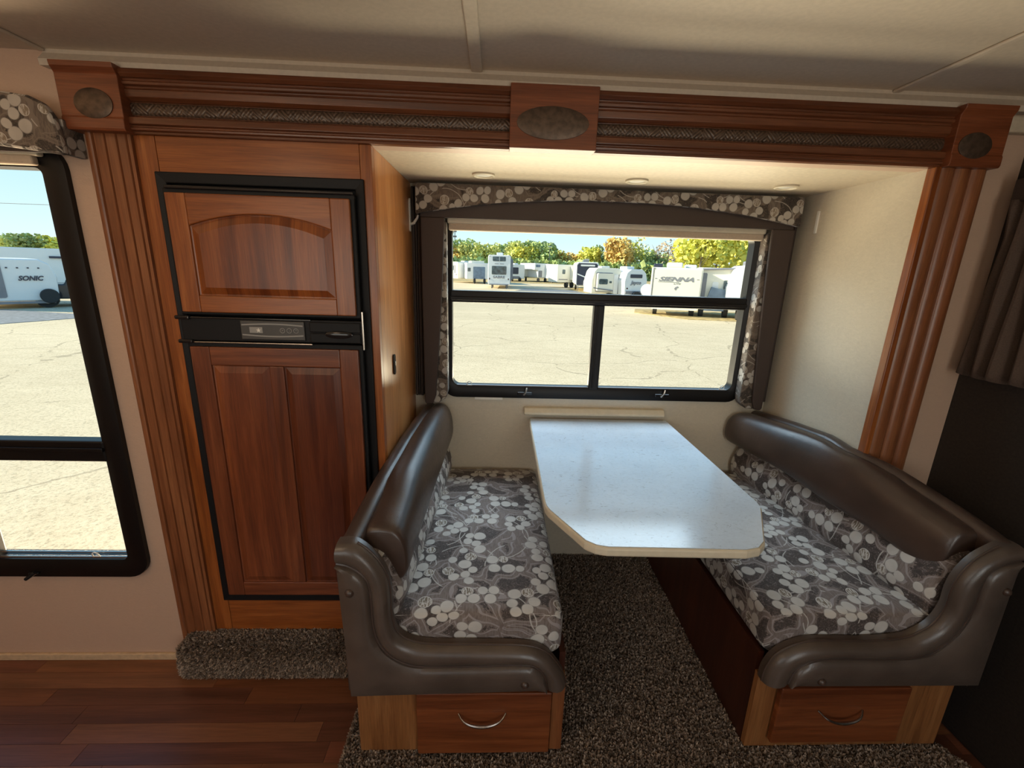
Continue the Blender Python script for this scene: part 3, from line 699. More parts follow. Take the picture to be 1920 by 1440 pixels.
obj('door_handle', bx(-.205, -.050, -.046, -.040, 1.2885, 1.320), M['black'], fr, bevel=.004)
obj('door_handle', bx(-.205, -.050, -.046, -.040, 1.256, 1.2855), M['black'], fr, bevel=.004)
bm = B(); disc(bm, (-.115, -.046, 1.283), .012, .004, 'y', 24, rx=.042, dome=.003); obj('handle_grip', bm, M['gloss_black'], fr, smooth=True)
obj('edge_strip', bx(-.046, -.041, -.040, -.018, 1.235, 1.355), M['chrome'], fr, bevel=.001)
for z in (1.325, 1.252): obj('hinge', bx(-.604, -.560, -.050, -.036, z - .006, z + .006), M['gloss_black'], fr, bevel=.004, seg=3)

# hooks on the alcove walls
hk = thing('coat_hook', 'white plastic hook near the top of the cherry side panel', 'hook', (.003, .555, 1.70))
obj('hook_plate', prism(B(), rrect(.530, .556, 1.635, 1.765, .012), 'x', 0, .006), M['white_plastic'], hk, bevel=.002)
bm = B(); tube(bm, [(.006, .543, 1.665), (.018, .540, 1.668), (.034, .538, 1.69), (.040, .537, 1.712)], [.006, .006, .005, .004], 8); obj('hook_arm', bm, M['white_plastic'], hk, smooth=True)
tag(obj('wall_strip', prism(B(), rrect(.447, .459, 1.675, 1.762, .004), 'x', XR - .006, XR), M['white_plastic'], bevel=.001), 'slim white plastic strip high on the alcove right wall', 'wall clip')
# puck lights
pk = None
for i, (x, lab) in enumerate(((.313, 'round white puck light over the left bench in the alcove ceiling'), (.884, 'round white puck light over the dinette table in the alcove ceiling'), (1.456, 'round white puck light over the right bench in the alcove ceiling'))):
    t = thing('puck_light', lab, 'ceiling light', (x, .345, ZC), group='puck lights in the alcove ceiling')
    if pk is None:
        rg = [[(x + r * math.cos(2 * PI * j / 32), .345 + r * math.sin(2 * PI * j / 32), ZC - h) for j in range(32)] for r, h in ((.042, 0), (.042, .006), (.036, .009), (.031, .005), (.031, 0))]
        a = obj('bezel', loft(B(), rg, True, False), M['cream_plastic'], t, smooth=True)
        b_ = obj('lens', disc(B(), (x, .345, ZC - .001), .031, .003, 'z', 28), M['white_plastic'], t, smooth=True); pk = (a, b_)
    else:
        for s in pk:
            c = s.copy(); COL.objects.link(c); c.parent = t; WL[c.name] = Vector(t.location)

# ------------------------------------------------------------------ dinette table
tb = thing('dinette_table', 'white marble laminate dinette table with clipped corners and cream edge', 'table', (.86, .0, .78))
out = [(.536, .560), (1.200, .560), (1.206, -.205), (1.200, -.235), (1.118, -.385), (1.104, -.412), (1.075, -.438), (1.035, -.448), (.670, -.440), (.640, -.432), (.615, -.412), (.537, -.262), (.529, -.235), (.528, -.20)]
sm = [out[0], out[1], out[2]]
obj('table_edge', prism(B(), out, 'z', .781, .8095), M['cream_plastic'], tb, bevel=.008, seg=3, label='cream moulded edge')
cx_, cy_ = .866, .06
inn = [(cx_ + (p[0] - cx_) * .985, cy_ + (p[1] - cy_) * .992) for p in out]
obj('table_top', prism(B(), inn, 'z', .8096, .8115), M['marble'], tb, label='white laminate surface with fine grey marbling')
obj('hinge_cleat', bx(.56, 1.16, .54, .566, .74, .78), M['base_side'], tb)
bm = B(); tube(bm, [(.86, .50, .36), (.86, .16, .77)], .012, 10); obj('fold_brace', bm, M['frame'], tb, smooth=True)
ws = obj('wall_ledge', prism(B(), [(.583, .828), (.552, .828), (.544, .834), (.544, .842), (.560, .862), (.583, .864)], 'x', .512, 1.184), M['cream_plastic'], bevel=.004, seg=3)
tag(ws, 'narrow cream ledge on the wall above the back edge of the table', 'wall ledge')
tube_b = B(); tube(tube_b, [(.86, .583, .36), (.86, .50, .36)], .012, 10); obj('brace_foot', tube_b, M['frame'], tb)

# ------------------------------------------------------------------ benches
FY0, FY1 = -.385, .578
def bench(side, label):
    Lf = side == 'L'
    sgn = 1 if Lf else -1
    root = thing('dinette_bench', label, 'bench', (.28 if Lf else 1.52, .0, .05))
    if Lf:
        outer = [(-.029, .800), (-.005, .803), (.017, .800), (.046, .778), (.075, .742), (.096, .694), (.101, .640), (.101, .570), (.114, .518), (.149, .487), (.208, .474), (.343, .472), (.472, .468), (.527, .448), (.563, .408), (.585, .369), (.594, .334)]
        inner = [(-.031, .745), (-.004, .739), (.025, .720), (.046, .690), (.052, .643), (.053, .565), (.063, .503), (.092, .454), (.137, .423), (.194, .412), (.345, .414), (.474, .417), (.507, .404), (.530, .372), (.539, .328)]
        lpath = [(-.031, .745), (-.028, .60), (-.023, .45), (-.018, .312), (.15, .314), (.30, .318), (.539, .328)]
        shx = lambda y: .004 + (.085 * y if y < 0 else .070 * y)
        ztop = lambda y: float(np.interp(y, [-.40, -.36, -.25, -.10, .15, .35, .58], [.800, .806, .830, .856, .876, .880, .872]))
        bevx0, bevx1 = -.018, .598
        seat = (.055, .583); bx_in = lambda y: float(np.interp(y, [-.385, .58], [.120, .172]))
        buttons = [(.003, .668), (.473, .362)]
        dr = (.160, .558)
    else:
        outer = [(1.820, .806), (1.785, .805), (1.757, .792), (1.712, .757), (1.682, .705), (1.672, .655), (1.672, .600), (1.652, .543), (1.613, .508), (1.570, .490), (1.461, .481), (1.330, .482), (1.285, .478), (1.240, .461), (1.203, .430), (1.183, .385), (1.179, .338)]
        inner = [(1.822, .765), (1.785, .757), (1.748, .730), (1.735, .690), (1.734, .600), (1.715, .530), (1.680, .475), (1.643, .446), (1.544, .432), (1.425, .434), (1.324, .432), (1.280, .412), (1.259, .385), (1.250, .345)]
        lpath = [(1.822, .765), (1.826, .62), (1.829, .48), (1.831, .337), (1.65, .337), (1.45, .337), (1.250, .338)]
        shx = lambda y: float(np.interp(y, [-.43, -.35, -.25, -.15, -.05, .0, .58], [1.828, 1.824, 1.797, 1.752, 1.703, 1.677, 1.673]))
        ztop = lambda y: float(np.interp(y, [-.40, -.36, -.25, -.10, .10, .30, .58], [.806, .818, .850, .902, .924, .904, .866]))
        bevx0, bevx1 = 1.186, 1.816
        seat = (1.186, 1.70); bx_in = lambda y: float(np.interp(y, [-.385, .10, .58], [1.664, 1.610, 1.545]))
        buttons = [(1.795, .676), (1.336, .366)]
        dr = (1.250, 1.655)
    # wooden base carcass
    bz0 = .05
    zb = .335
    if Lf:
        b_ = obj('base', bx(bevx0, bevx1, FY0, FY0 + .02, bz0, zb), M['base_light'], root, bevel=.0015, label='light cherry base front')
        obj('base_edge_stile', bx(.562, bevx1 + .001, FY0 - .004, FY0 + .0, bz0 + .002, zb), M['base_edge'], root, bevel=.001)
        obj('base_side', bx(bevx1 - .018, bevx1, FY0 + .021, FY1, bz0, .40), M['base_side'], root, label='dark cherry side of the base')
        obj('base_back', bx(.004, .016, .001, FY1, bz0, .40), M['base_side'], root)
    else:
        b_ = obj('base', bx(bevx0, bevx1, FY0, FY0 + .02, bz0, zb), M['base_light'], root, bevel=.0015, label='light cherry base front')
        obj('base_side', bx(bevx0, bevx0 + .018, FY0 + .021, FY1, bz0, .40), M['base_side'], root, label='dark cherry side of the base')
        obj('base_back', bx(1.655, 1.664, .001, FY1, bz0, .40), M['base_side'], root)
    # drawer
    dz = (.066, .296) if Lf else (.092, .306)
    d = obj('drawer_front', bx(dr[0], dr[1], FY0 - .024, FY0 - .004, dz[0], dz[1]), M['red_h'] if False else M['cherry_stave_h'], root, bevel=.004, seg=3)
    hx = .353 if Lf else 1.445; hz = .225 if Lf else .225; yy = FY0 - .024
    pts = [(hx + .070 * t, yy - .020 * (1 - t ** 6) - .001, hz - .030 * (1 - t * t) * .9) for t in np.linspace(-1, 1, 17)]
    obj('handle', tube(B(), pts, [.0025 + .003 * (1 - abs(t)) for t in np.linspace(-1, 1, 17)], 8), M['chrome'], d, smooth=True, label='curved steel pull handle')
    # seat cushion
    x0, x1 = seat; nz = 10
    prof = []
    zt, z0c = .545, .405
    ne = 6; r1 = .028
    iy0, iy1 = FY0 + .004, FY1 - .004
    def sq(x0, x1, z0, z1, r, bulge=.006):
        c = rrect(x0, x1, z0, z1, r, 5); return c
    rings = []
    ys = [iy0, iy0 + .004, iy0 + .012, iy0 + .028] + list(np.linspace(iy0 + .06, iy1 - .06, 12)) + [iy1 - .028, iy1 - .012, iy1 - .004, iy1]
    for y in ys:
        e = min(y - iy0, iy1 - y); k = max(0, 1 - e / .028); ins = .026 * (1 - math.sqrt(max(0, 1 - k * k)))
        crown = .012 * abs(math.sin(PI * (y - iy0) / (iy1 - iy0))) ** .5
        zz1 = (zt - (.018 if y < 0 and e < .05 else 0) * 0) - ins
        c = rrect(x0 + ins, x1 - ins, z0c + ins * .5, zz1, .030, 6)
        ring = []
        for (px, pz) in c:
            t = (px - x0) / (x1 - x0)
            ring.append((px, y, pz + (crown * abs(math.sin(PI * min(1, max(0, t)))) ** .6 if pz > zt - .06 else 0)))
        # add mid points on top for crown
        rings.append(ring)
    bm = B()
    full = []
    for ring in rings:
        rr = []
        m = len(ring)
        for i in range(m):
            a, b2 = Vector(ring[i]), Vector(ring[(i + 1) % m]); rr.append(a)
            if abs(b2.x - a.x) > .2:
                for s in range(1, 12):
                    p = a.lerp(b2, s / 12)
                    if p.z > .5: p.z += .010 * math.sin(PI * s / 12) ** .6 * abs(math.sin(PI * (p.y - iy0) / (iy1 - iy0))) ** .5
                    rr.append(p)
        full.append(rr)
    loft(bm, full)
    def cuv(me, x1=x1, x0=x0, base=root):
        uv = me.uv_layers.new(name='UVMap')
        for p in me.polygons:
            n_ = p.normal
            for li in p.loop_indices:
                c = me.vertices[me.loops[li].vertex_index].co; dz_ = max(0, zt - c.z)
                if abs(n_.y) > .6 and abs(n_.z) < .75: q = (c.x, c.y - dz_)
                elif abs(n_.x) > .6: q = (c.x + dz_ * (1 if n_.x > 0 else -1), c.y)
                else: q = (c.x, c.y)
                uv.data[li].uv = q
    sc_ = obj('seat_cushion', bm, M['floral'], root, smooth=True, uvfn=cuv)
    xin = x1 if Lf else x0
    pts = [(x0 + .02, iy0 + .010, .537), (x1 - .02, iy0 + .010, .537)]
    obj('piping', tube(B(), pts, .0022, 6), M['floral'], sc_, smooth=True)
    xe = (x1 - .010) if Lf else (x0 + .010)
    obj('piping', tube(B(), [(xe, iy0 + .02, .537), (xe, iy1 - .02, .537)], .0022, 6), M['floral'], sc_, smooth=True)
    # floral back cushion (leaning)
    bm = B(); rings = []
    for y in np.r_[FY0 + .012, FY0 + .016, FY0 + .03, np.linspace(FY0 + .07, FY1 - .05, 12), FY1 - .02, FY1 - .008]:
        e = min(y - (FY0 + .012), (FY1 - .008) - y); k = max(0, 1 - e / .025); ins = .022 * (1 - math.sqrt(max(0, 1 - k * k)))
        xi = bx_in(y); xo = shx(y) + sgn * .030
        lean = -.030 * sgn
        prof_ = [(xi - sgn * (.004 + ins), .540), (xi + sgn * (.006 - ins), .575), (xi + sgn * (.006 - ins), .62), (xi - sgn * (.006 + ins) + lean * .4, .67), (xi + lean - sgn * (.012 + ins), .735 - ins), (xo + sgn * .03, .75 - ins), (xo, .74 - ins), (xo, .50), (xi - sgn * .03, .50)]
        rings.append([(p[0], y, p[1]) for p in prof_])
    loft(bm, rings); obj('back_cushion', bm, M['floral'], root, smooth=True, sub=1)
    # leather bolster roll
    bm = B(); rings = []
    ya, yb = FY0 + .035, FY1 - .012
    for y in np.r_[ya, ya + .004, ya + .012, ya + .03, np.linspace(ya + .07, yb - .07, 12), yb - .03, yb - .012, yb - .004, yb]:
        e = min(y - ya, yb - y); k = max(0, 1 - e / .022); s = .86 + .14 * math.sqrt(max(0, 1 - k * k))
        zt_ = ztop(y) + ((.006 if y > -.2 else -.006) if Lf else (-.008 if y > -.2 else -.014))
        if Lf: zb_ = float(np.interp(y, [ya, -.2, .1, yb], [.625, .645, .672, .690])); xi = float(np.interp(y, [ya, .1, yb], [.138, .158, .177]))
        else: zb_ = float(np.interp(y, [ya, -.18, 0, .2, yb], [.630, .680, .710, .725, .705])); xi = float(np.interp(y, [ya, -.2, 0, .25, yb], [1.695, 1.634, 1.568, 1.525, 1.492]))
        xo = shx(y) + sgn * .030
        cx, cz = (xo + xi) / 2, (zt_ + zb_) / 2; a, b2 = abs(xi - xo) / 2 * s, (zt_ - zb_) / 2 * s
        ring = []
        for q in range(28):
            th = 2 * PI * q / 28; ct, sn = math.cos(th), math.sin(th)
            px = a * math.copysign(abs(ct) ** .75, ct); pz = b2 * math.copysign(abs(sn) ** .8, sn)
            px += -sgn * .10 * pz
            ring.append((cx + px, y, cz + pz))
        rings.append(ring)
    loft(bm, rings); obj('bolster', bm, M['leather'], root, smooth=True, label='brown leather headroll')
    # back shell: leather covered board with rounded top
    bm = B(); rings = []
    for y in np.linspace(FY0 - .022, FY1, 22):
        xo = shx(y); zt_ = ztop(max(y, -.40)); w = .052; prof_ = [(xo, bz0 + .26 if y < 0 else .40)]
        prof_ += [(xo, zt_ - .030)]
        for q in range(9):
            th = PI - PI * q / 8; prof_.append((xo + sgn * (w / 2 + w / 2 * math.cos(th)), zt_ - .020 + .020 * math.sin(th)))
        prof_ += [(xo + sgn * w * .98, zt_ - .05), (xo + sgn * .045, zt_ - .08), (xo + sgn * .045, bz0 + .30 if y < 0 else .40)]
        rings.append([(p[0], y, p[1]) for p in prof_])
    loft(bm, rings); obj('back_shell', bm, M['leather'], root, smooth=True, label='leather covered outer back shell')
    # end panel
    n = 72; O = resample(outer, n); I = resample(inner, n); Lp = resample(lpath, n)
    # sharpen the corner of the lower path
    if True:
        a = np.array(lpath[:4]); c = np.array(lpath[3:]); la = np.linalg.norm(a[-1] - a[0]); lc = np.linalg.norm(c[-1] - c[0]); f = la / (la + lc)
        # match param so that corner meets the bend of the inner contour
        kc = int(n * .47); Lp = np.array([a[0] + (a[-1] - a[0]) * (i / kc) if i <= kc else c[0] + (c[-1] - c[0]) * ((i - kc) / (n - 1 - kc)) for i in range(n)])
    yb_, yf = FY0 - .001, FY0 - .046
    def sheet(A, C, prof, back_a=True, back_c=True):
        bm = B(); rows = []
        for i in range(n):
            r = []
            if back_a: r.append((A[i][0], yb_, A[i][1]))
            for t, h in prof: p = A[i] + (C[i] - A[i]) * t; r.append((p[0], yf + h, p[1]))
            if back_c: r.append((C[i][0], yb_, C[i][1]))
            rows.append(r)
        V = [[bm.verts.new(p) for p in r] for r in rows]; m = len(rows[0])
        for a, c in zip(V, V[1:]):
            for j in range(m): bm.faces.new((a[j], a[(j + 1) % m], c[(j + 1) % m], c[j]))
        bm.faces.new(V[0]); bm.faces.new(V[-1]); return bm
    bandp = [(0, .022), (.04, .013), (.12, .005), (.28, -.003), (.5, -.006), (.72, -.003), (.90, .003), (1, .016)]
    ep = obj('end_panel', sheet(O, I, bandp), M['leather_side'], root, smooth=True, label='padded leather roll along the bench end')
    insp = [(0, .016), (.03, .003), (.14, -.006), (.35, -.009), (.7, -.004), (1, .004)]
    ip = obj('end_inset', sheet(I, Lp, insp), M['leather_side'], root, smooth=True, label='leather lower end panel')
    obj('welt', tube(B(), [(p[0], yf + .009, p[1]) for p in I], .0046, 8), M['leather'], ep, smooth=True)
    obj('welt', tube(B(), [(p[0], yf + .024, p[1] + .001) for p in O[4:]], .0030, 8), M['leather'], ep, smooth=True)
    for x, z in buttons:
        bm = B(); disc(bm, (x, yf - .001, z), .0115, .010, 'y', 18, dome=.005); obj('button', bm, M['leather'], ip, smooth=True)
    return root
bench('L', 'left dinette bench with brown leather back and floral cushion by the refrigerator')
bench('R', 'right dinette bench with brown leather back and floral cushion by the papered wall')

# ------------------------------------------------------------------ carpet
rng = np.random.default_rng(5)
def pile(pos, nor, name, parent, h=.012, w=.0034):
    n = len(pos)
    nor = nor + rng.normal(0, .42, (n, 3)); nor /= np.linalg.norm(nor, axis=1)[:, None]
    side_ = np.cross(nor, rng.normal(0, 1, (n, 3))); side_ /= np.linalg.norm(side_, axis=1)[:, None]
    hh = h * rng.uniform(.7, 1.25, n)[:, None]
    bend = rng.normal(0, .0018, (n, 3))
    a = pos - side_ * w; b = pos + side_ * w; c = pos + nor * hh * .6 + side_ * w * 1.1; d = pos + nor * hh * .6 - side_ * w * 1.1; e_ = pos + nor * hh + bend
    V = np.stack([a, b, c, d, e_], 1).reshape(-1, 3)
    me = bpy.data.meshes.new(name); me.vertices.add(5 * n); me.vertices.foreach_set('co', V.ravel())
    idx = np.arange(n)[:, None] * 5
    q = np.concatenate([idx + [0, 1, 2, 3], idx + [3, 2, 4]], 1).ravel()
    me.loops.add(len(q)); me.loops.foreach_set('vertex_index', q.astype(np.int32))
    me.polygons.add(2 * n)
    ls = (np.arange(n)[:, None] * 7 + [0, 4]).ravel(); me.polygons.foreach_set('loop_start', ls.astype(np.int32))
    me.update(calc_edges=True)
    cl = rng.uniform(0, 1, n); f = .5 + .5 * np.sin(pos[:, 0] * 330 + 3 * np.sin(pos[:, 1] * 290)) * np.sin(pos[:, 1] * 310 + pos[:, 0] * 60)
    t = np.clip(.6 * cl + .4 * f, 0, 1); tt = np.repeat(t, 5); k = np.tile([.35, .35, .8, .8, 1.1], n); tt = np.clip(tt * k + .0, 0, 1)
    at = me.attributes.new('tint', 'FLOAT', 'POINT'); at.data.foreach_set('value', tt.astype(np.float32))
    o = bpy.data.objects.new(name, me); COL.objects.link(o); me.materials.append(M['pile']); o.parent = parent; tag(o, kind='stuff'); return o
CZ = .048
cpoly = [(-.062, -.25), (-.060, -.66), (1.90, -.66), (1.875, -.46), (1.862, -.425), (1.84, -.37), (1.82, -.25), (1.82, 0.0), (1.66, 0.0), (1.66, YS), (.012, YS), (.012, 0), (-.05, 0)]
cf = struct('floor_carpet', prism(B(), cpoly, 'z', 0, CZ - .004), M['carpet'], bevel=.012, seg=3)
g = .0042
def grid(x0, x1, y0, y1):
    xs = np.arange(x0, x1, g); ys = np.arange(y0, y1, g); X, Y = np.meshgrid(xs, ys); p = np.stack([X.ravel(), Y.ravel()], 1); return p + rng.uniform(-g * .5, g * .5, p.shape)
pts = np.concatenate([grid(.602, 1.184, -.385, YS - .004), grid(-.058, 1.865, -.50, -.385), grid(-.060, -.018, -.39, -.26)])
m_ = ~((pts[:, 0] > 1.84) & (pts[:, 1] > -.40 - (pts[:, 0] - 1.84) * 2))
pts = pts[m_]
p3 = np.c_[pts, np.full(len(pts), CZ - .005)]; nn = np.tile([0., 0, 1], (len(pts), 1))
ex = grid(-.25, -.0, -.48, -.26); ex = ex[:, :]                       # left lip
lip_n = 9000; ly = rng.uniform(-.50, -.25, lip_n); lz = rng.uniform(.002, CZ - .006, lip_n); lx = np.full(lip_n, -.062)
p3 = np.concatenate([p3, np.c_[lx, ly, lz]]); nn = np.concatenate([nn, np.tile([-1., 0, .25], (lip_n, 1))])
pile(p3, nn, 'carpet_pile', cf)
# carpeted step below the refrigerator
sp_ = [(0.0, 0.0), (-.082, 0.0), (-.088, .02), (-.088, .075), (-.080, .100), (-.062, .120), (-.035, .131), (0.0, .136)]
cs = struct('trim_9', prism(B(), sp_, 'x', -.765, -.016), M['carpet'], bevel=.02, seg=4)
n = 26000; tx = rng.uniform(-.772, -.016, n); s = rng.uniform(0, 1, n)
P2 = resample(sp_[1:], 200); d = np.gradient(P2, axis=0); nrm = np.stack([-d[:, 1], d[:, 0]], 1); nrm /= np.linalg.norm(nrm, axis=1)[:, None]
if nrm[100].dot([-.7, .7]) < 0: nrm = -nrm
ii = (s * 199).astype(int)
edge = np.clip((-.735 - tx) / .035, 0, 1)
cy, cz_ = P2[ii, 0] * (1 - .22 * edge ** 2), P2[ii, 1] * (1 - .22 * edge ** 2)
pp = np.c_[tx, cy, cz_]; nn = np.c_[-edge * .9, nrm[ii, 0], nrm[ii, 1]]
m2 = 2600; t_ = rng.uniform(0, 1, (m2, 2)); pe = np.c_[np.full(m2, -.766), -t_[:, 0] * .075, t_[:, 1] * .115]
pp = np.concatenate([pp, pe]); nn = np.concatenate([nn, np.tile([-1., -.1, .2], (m2, 1))])
pile(pp, nn, 'carpet_pile', cs)

# ------------------------------------------------------------------ curtain on the right wall
ct = thing('curtain', 'short taupe pleated curtain hanging at the dark right wall', 'curtain', (1.92, -.1, 1.2))
bm = B(); rows = []
nu = 60
for z in np.linspace(1.205, 1.74, 16):
    t = (z - 1.205) / .535; wdt = float(np.interp(t, [0, .5, .8, 1], [1, .86, .62, .75])); row = []
    for k in range(nu + 1):
        u = k / nu; y = -.025 - .045 * (1 - wdt) * 2 - u * .215 * wdt
        row.append((1.918 + .020 * math.cos(u * 2 * PI * 4.2 + .4) * (1 - .35 * t) + .010 * math.sin(u * 9 + t * 3), y, z + (.004 * math.sin(u * 26) if t == 0 else 0)))
    rows.append(row)
V = [[bm.verts.new(p) for p in r] for r in rows]
for a, c in zip(V, V[1:]):
    for j in range(nu): bm.faces.new((a[j], a[j + 1], c[j + 1], c[j]))
co = obj('pleated_cloth', bm, M['curtain'], ct, smooth=True); sm_ = co.modifiers.new('solid', 'SOLIDIFY'); sm_.thickness = .004
obj('header_tape', bx(1.905, 1.94, -.215, -.05, 1.735, 1.80), M['brown_vinyl'], ct, bevel=.004)

# ------------------------------------------------------------------ added ceiling fill lamps (unseen, behind the camera)
for i, (x, y, e_) in enumerate(FILL_LAMPS):
    t = thing('ceiling_fill', ('round fill light added on the ceiling nearer the left window' if i == 0 else 'round fill light added on the ceiling nearer the right wall'), 'ceiling light', (x, y, ZT), group='added ceiling fill lights')
    obj('fill_lamp_base', disc(B(), (x, y, ZT), .13, .02, 'z', 32), M['white_plastic'], t, smooth=True)
    a = lamp('ceiling_fill_lamp', 'AREA', (0, 0, -.025), e_, (1.0, 0.72, 0.48), shape='DISK', size=.22); a.parent = t

# ------------------------------------------------------------------ outdoors
GZ = -.75
bm = B(); R_ = 900
v = [bm.verts.new(p) for p in ((-R_, -R_, GZ), (R_, -R_, GZ), (R_, R_, GZ), (-R_, R_, GZ))]; bm.faces.new(v)
struct('ground', bm, M['yard'])
bm = B(); prism(bm, [(2.3, 44.5), (13.5, 44.0), (10.6, 48.5), (3.5, 49.5)], 'z', GZ, GZ + .015); struct('ground_patch', bm, M['patch'])  # dark pavement plus the tall trailer's shadow, painted as one patch
struct('ground_patch', prism(B(), [(-30, 14.6), (-15.6, 13.2), (-14.5, 16.0), (-30, 19.5)], 'z', GZ, GZ + .015), M['patch'])  # grey asphalt band at the left with shadow painted in
for nm, poly in (('ground_verge', [(8.5, 51), (9.5, 43), (14, 36), (30, 33), (30, 60), (12, 60)]), ('ground_verge', [(-90, 60), (120, 78), (120, 200), (-90, 200)]), ('ground_verge', [(8.2, 23.5), (10, 20.5), (16, 19.6), (30, 19.0), (30, 24), (9, 26)])):
    if nm: struct(nm, prism(B(), poly, 'z', GZ, GZ + .02), M['verge'])

def rv(name, label, cat, loc, rz, Wd, Ln, z0, z1, mat, prof=None, profx=None, group=None):
    """local frame: x across, y away from the viewer, origin on the ground at the near face centre"""
    t = thing(name, label, cat, (loc[0], loc[1], GZ), math.radians(rz), group)
    bm = B()
    if prof: prism(bm, prof, 'y', 0, Ln)
    elif profx: prism(bm, profx, 'x', -Wd / 2, Wd / 2)
    else: abox(bm, -Wd / 2, Wd / 2, 0, Ln, z0, z1)
    obj('body', bm, mat, t, local=True, bevel=.06, seg=3)
    return t
def fp(t, name, x0, x1, z0, z1, mat, d=.03, y=0, lab=None):      # panel on the near face
    o = obj(name, prism(B(), rrect(x0, x1, z0, z1, min(.08, (x1 - x0) * .2, (z1 - z0) * .2), 3), 'y', y - d, y), mat, t, local=True); return o
def lp(t, name, y0, y1, z0, z1, mat, x, d=.03):                    # panel on the -x side
    return obj(name, prism(B(), rrect(y0, y1, z0, z1, min(.08, (y1 - y0) * .2, (z1 - z0) * .2), 3), 'x', x - d, x), mat, t, local=True)
def wheel(t, x, y, r=.36, w=.22, ax='x'):
    bm = B()
    if ax == 'x': rg = [[(x + s * w / 2, y + q * math.cos(2 * PI * k / 18), r + q * math.sin(2 * PI * k / 18)) for k in range(18)] for s, q in ((-1, .55 * r), (-1, r), (1, r), (1, .55 * r))]
    else: rg = [[(x + q * math.cos(2 * PI * k / 18), y + s * w / 2, r + q * math.sin(2 * PI * k / 18)) for k in range(18)] for s, q in ((-1, .55 * r), (-1, r), (1, r), (1, .55 * r))]
    o = obj('wheel', loft(bm, rg), M['tyre'], t, local=True, smooth=True); return o
def ac(t, x, y, z, w=.7, l=.9, h=.3, mat=None): obj('roof_unit', bx(x - w / 2, x + w / 2, y, y + l, z, z + h), mat or M['rv_white'], t, local=True, bevel=.06)

# tall rear-facing fifth wheel trailer
t = rv('travel_trailer', 'tall white trailer seen from behind with two stacked rear windows', 'trailer', (.60, 48), -2, 2.44, 9.5, .45, 3.55, M['rv_white'], prof=[(-1.22, .55), (-1.10, .42), (1.10, .42), (1.22, .55), (1.22, 3.42), (1.12, 3.55), (-1.12, 3.55), (-1.22, 3.42)])
for s in ((-.72, .70, 2.90, 3.38), (-.80, .80, 1.50, 2.40)): fp(t, 'window', *s, M['rv_glass'])
fp(t, 'window_divider', -.02, .02, 2.92, 3.36, M['rv_white'], .05)
text('SABRE', t, M['rv_grey'], .36, (.0, -.04, 1.22), width=1.30, bold=.01)
fp(t, 'graphic_strip', -.50, -.06, 2.60, 2.66, M['rv_grey'], .02); fp(t, 'graphic_strip', .06, .50, 2.60, 2.66, M['rv_grey'], .02)
fp(t, 'light', -1.08, -.98, .95, 1.12, M['red_cloth']); fp(t, 'light', .98, 1.08, .95, 1.12, M['red_cloth'])
fp(t, 'light', -1.05, -.95, 3.38, 3.42, M['rv_grey']); fp(t, 'light', .95, 1.05, 3.38, 3.42, M['rv_grey'])
fp(t, 'bumper', -1.05, 1.05, .40, .50, M['rv_grey'], .10)
for x in (-.82, .82): wheel(t, x, 2.5, .38)
for x in (-.78, .84): obj('jack_leg', bx(x - .07, x + .07, .5, .62, 0, .45), M['rv_grey'], t, local=True)
ac(t, 0, 1.5, 3.55)
obj('ladder', bx(1.23, 1.30, .3, .36, .6, 3.5), M['rv_grey'], t, local=True)
obj('side_slide', bx(1.22, 1.5, 1.0, 4.5, 1.0, 3.2), M['rv_grey'], t, local=True, bevel=.03)

# cream motorhome at far left
t = rv('motorhome', 'cream motorhome with dark stripes parked at the left edge of the yard', 'motorhome', (-6.0, 63), -38, 2.4, 6, .45, 2.85, M['rv_cream'], prof=[(-1.2, .55), (1.2, .55), (1.2, 2.7), (1.1, 2.85), (-1.1, 2.85), (-1.2, 2.7)])
fp(t, 'window', -.9, -.5, 1.75, 2.25, M['rv_glass']); fp(t, 'window', -.1, .35, 1.7, 2.35, M['rv_glass'])
o = fp(t, 'stripe', .5, .62, 1.3, 2.4, M['rv_grey']); fp(t, 'stripe', .7, 1.0, 1.05, 1.15, M['rv_grey']); wheel(t, -.7, .1, .35, ax='x')
obj('side_wall_panel', bx(1.2, 1.23, .2, 5.6, .7, 2.7), M['rv_white'], t, local=True); obj('side_window', bx(1.23, 1.25, 3.2, 4.4, 1.6, 2.2), M['rv_glass'], t, local=True)
ac(t, .2, 2, 2.85, h=.18)
# grey trailer between
t = rv('travel_trailer', 'pale trailer with a dark sloping front just left of the tall white trailer', 'trailer', (-2.2, 61), 12, 3.2, 6, .5, 2.75, M['rv_white'], prof=[(-1.6, .6), (1.6, .6), (1.6, 2.5), (1.45, 2.75), (-1.6, 2.75)])
fp(t, 'front_cap', -.7, .95, .65, 2.25, M['rv_blue']); obj('roof_box', bx(-.9, .9, .5, 3, 2.75, 3.05), M['rv_cream'], t, local=True, bevel=.05); wheel(t, -.5, .1); wheel(t, .9, .1)
fp(t, 'window', -1.45, -1.05, 1.6, 2.1, M['rv_glass'])
# small trailers right of the tall one
t = rv('travel_trailer', 'white trailer with dark front window half hidden behind the tall white trailer', 'trailer', (3.7, 76), 20, 3.0, 6, .5, 2.85, M['rv_white'])
fp(t, 'front_window', -1.0, .35, 1.25, 2.35, M['rv_dark']); wheel(t, -.8, .0); wheel(t, .6, .0); ac(t, .3, 1, 2.85, h=.2)
fp(t, 'lower_skirt', -1.2, .6, .45, .9, M['rv_grey'])
t = rv('pickup_camper', 'small cream camper parked beyond the open lane', 'camper', (5.1, 80), 8, 1.7, 4, .8, 2.6, M['rv_cream']); wheel(t, -.5, 0); wheel(t, .5, 0); fp(t, 'window', -.4, .2, 1.6, 2.1, M['rv_glass'])
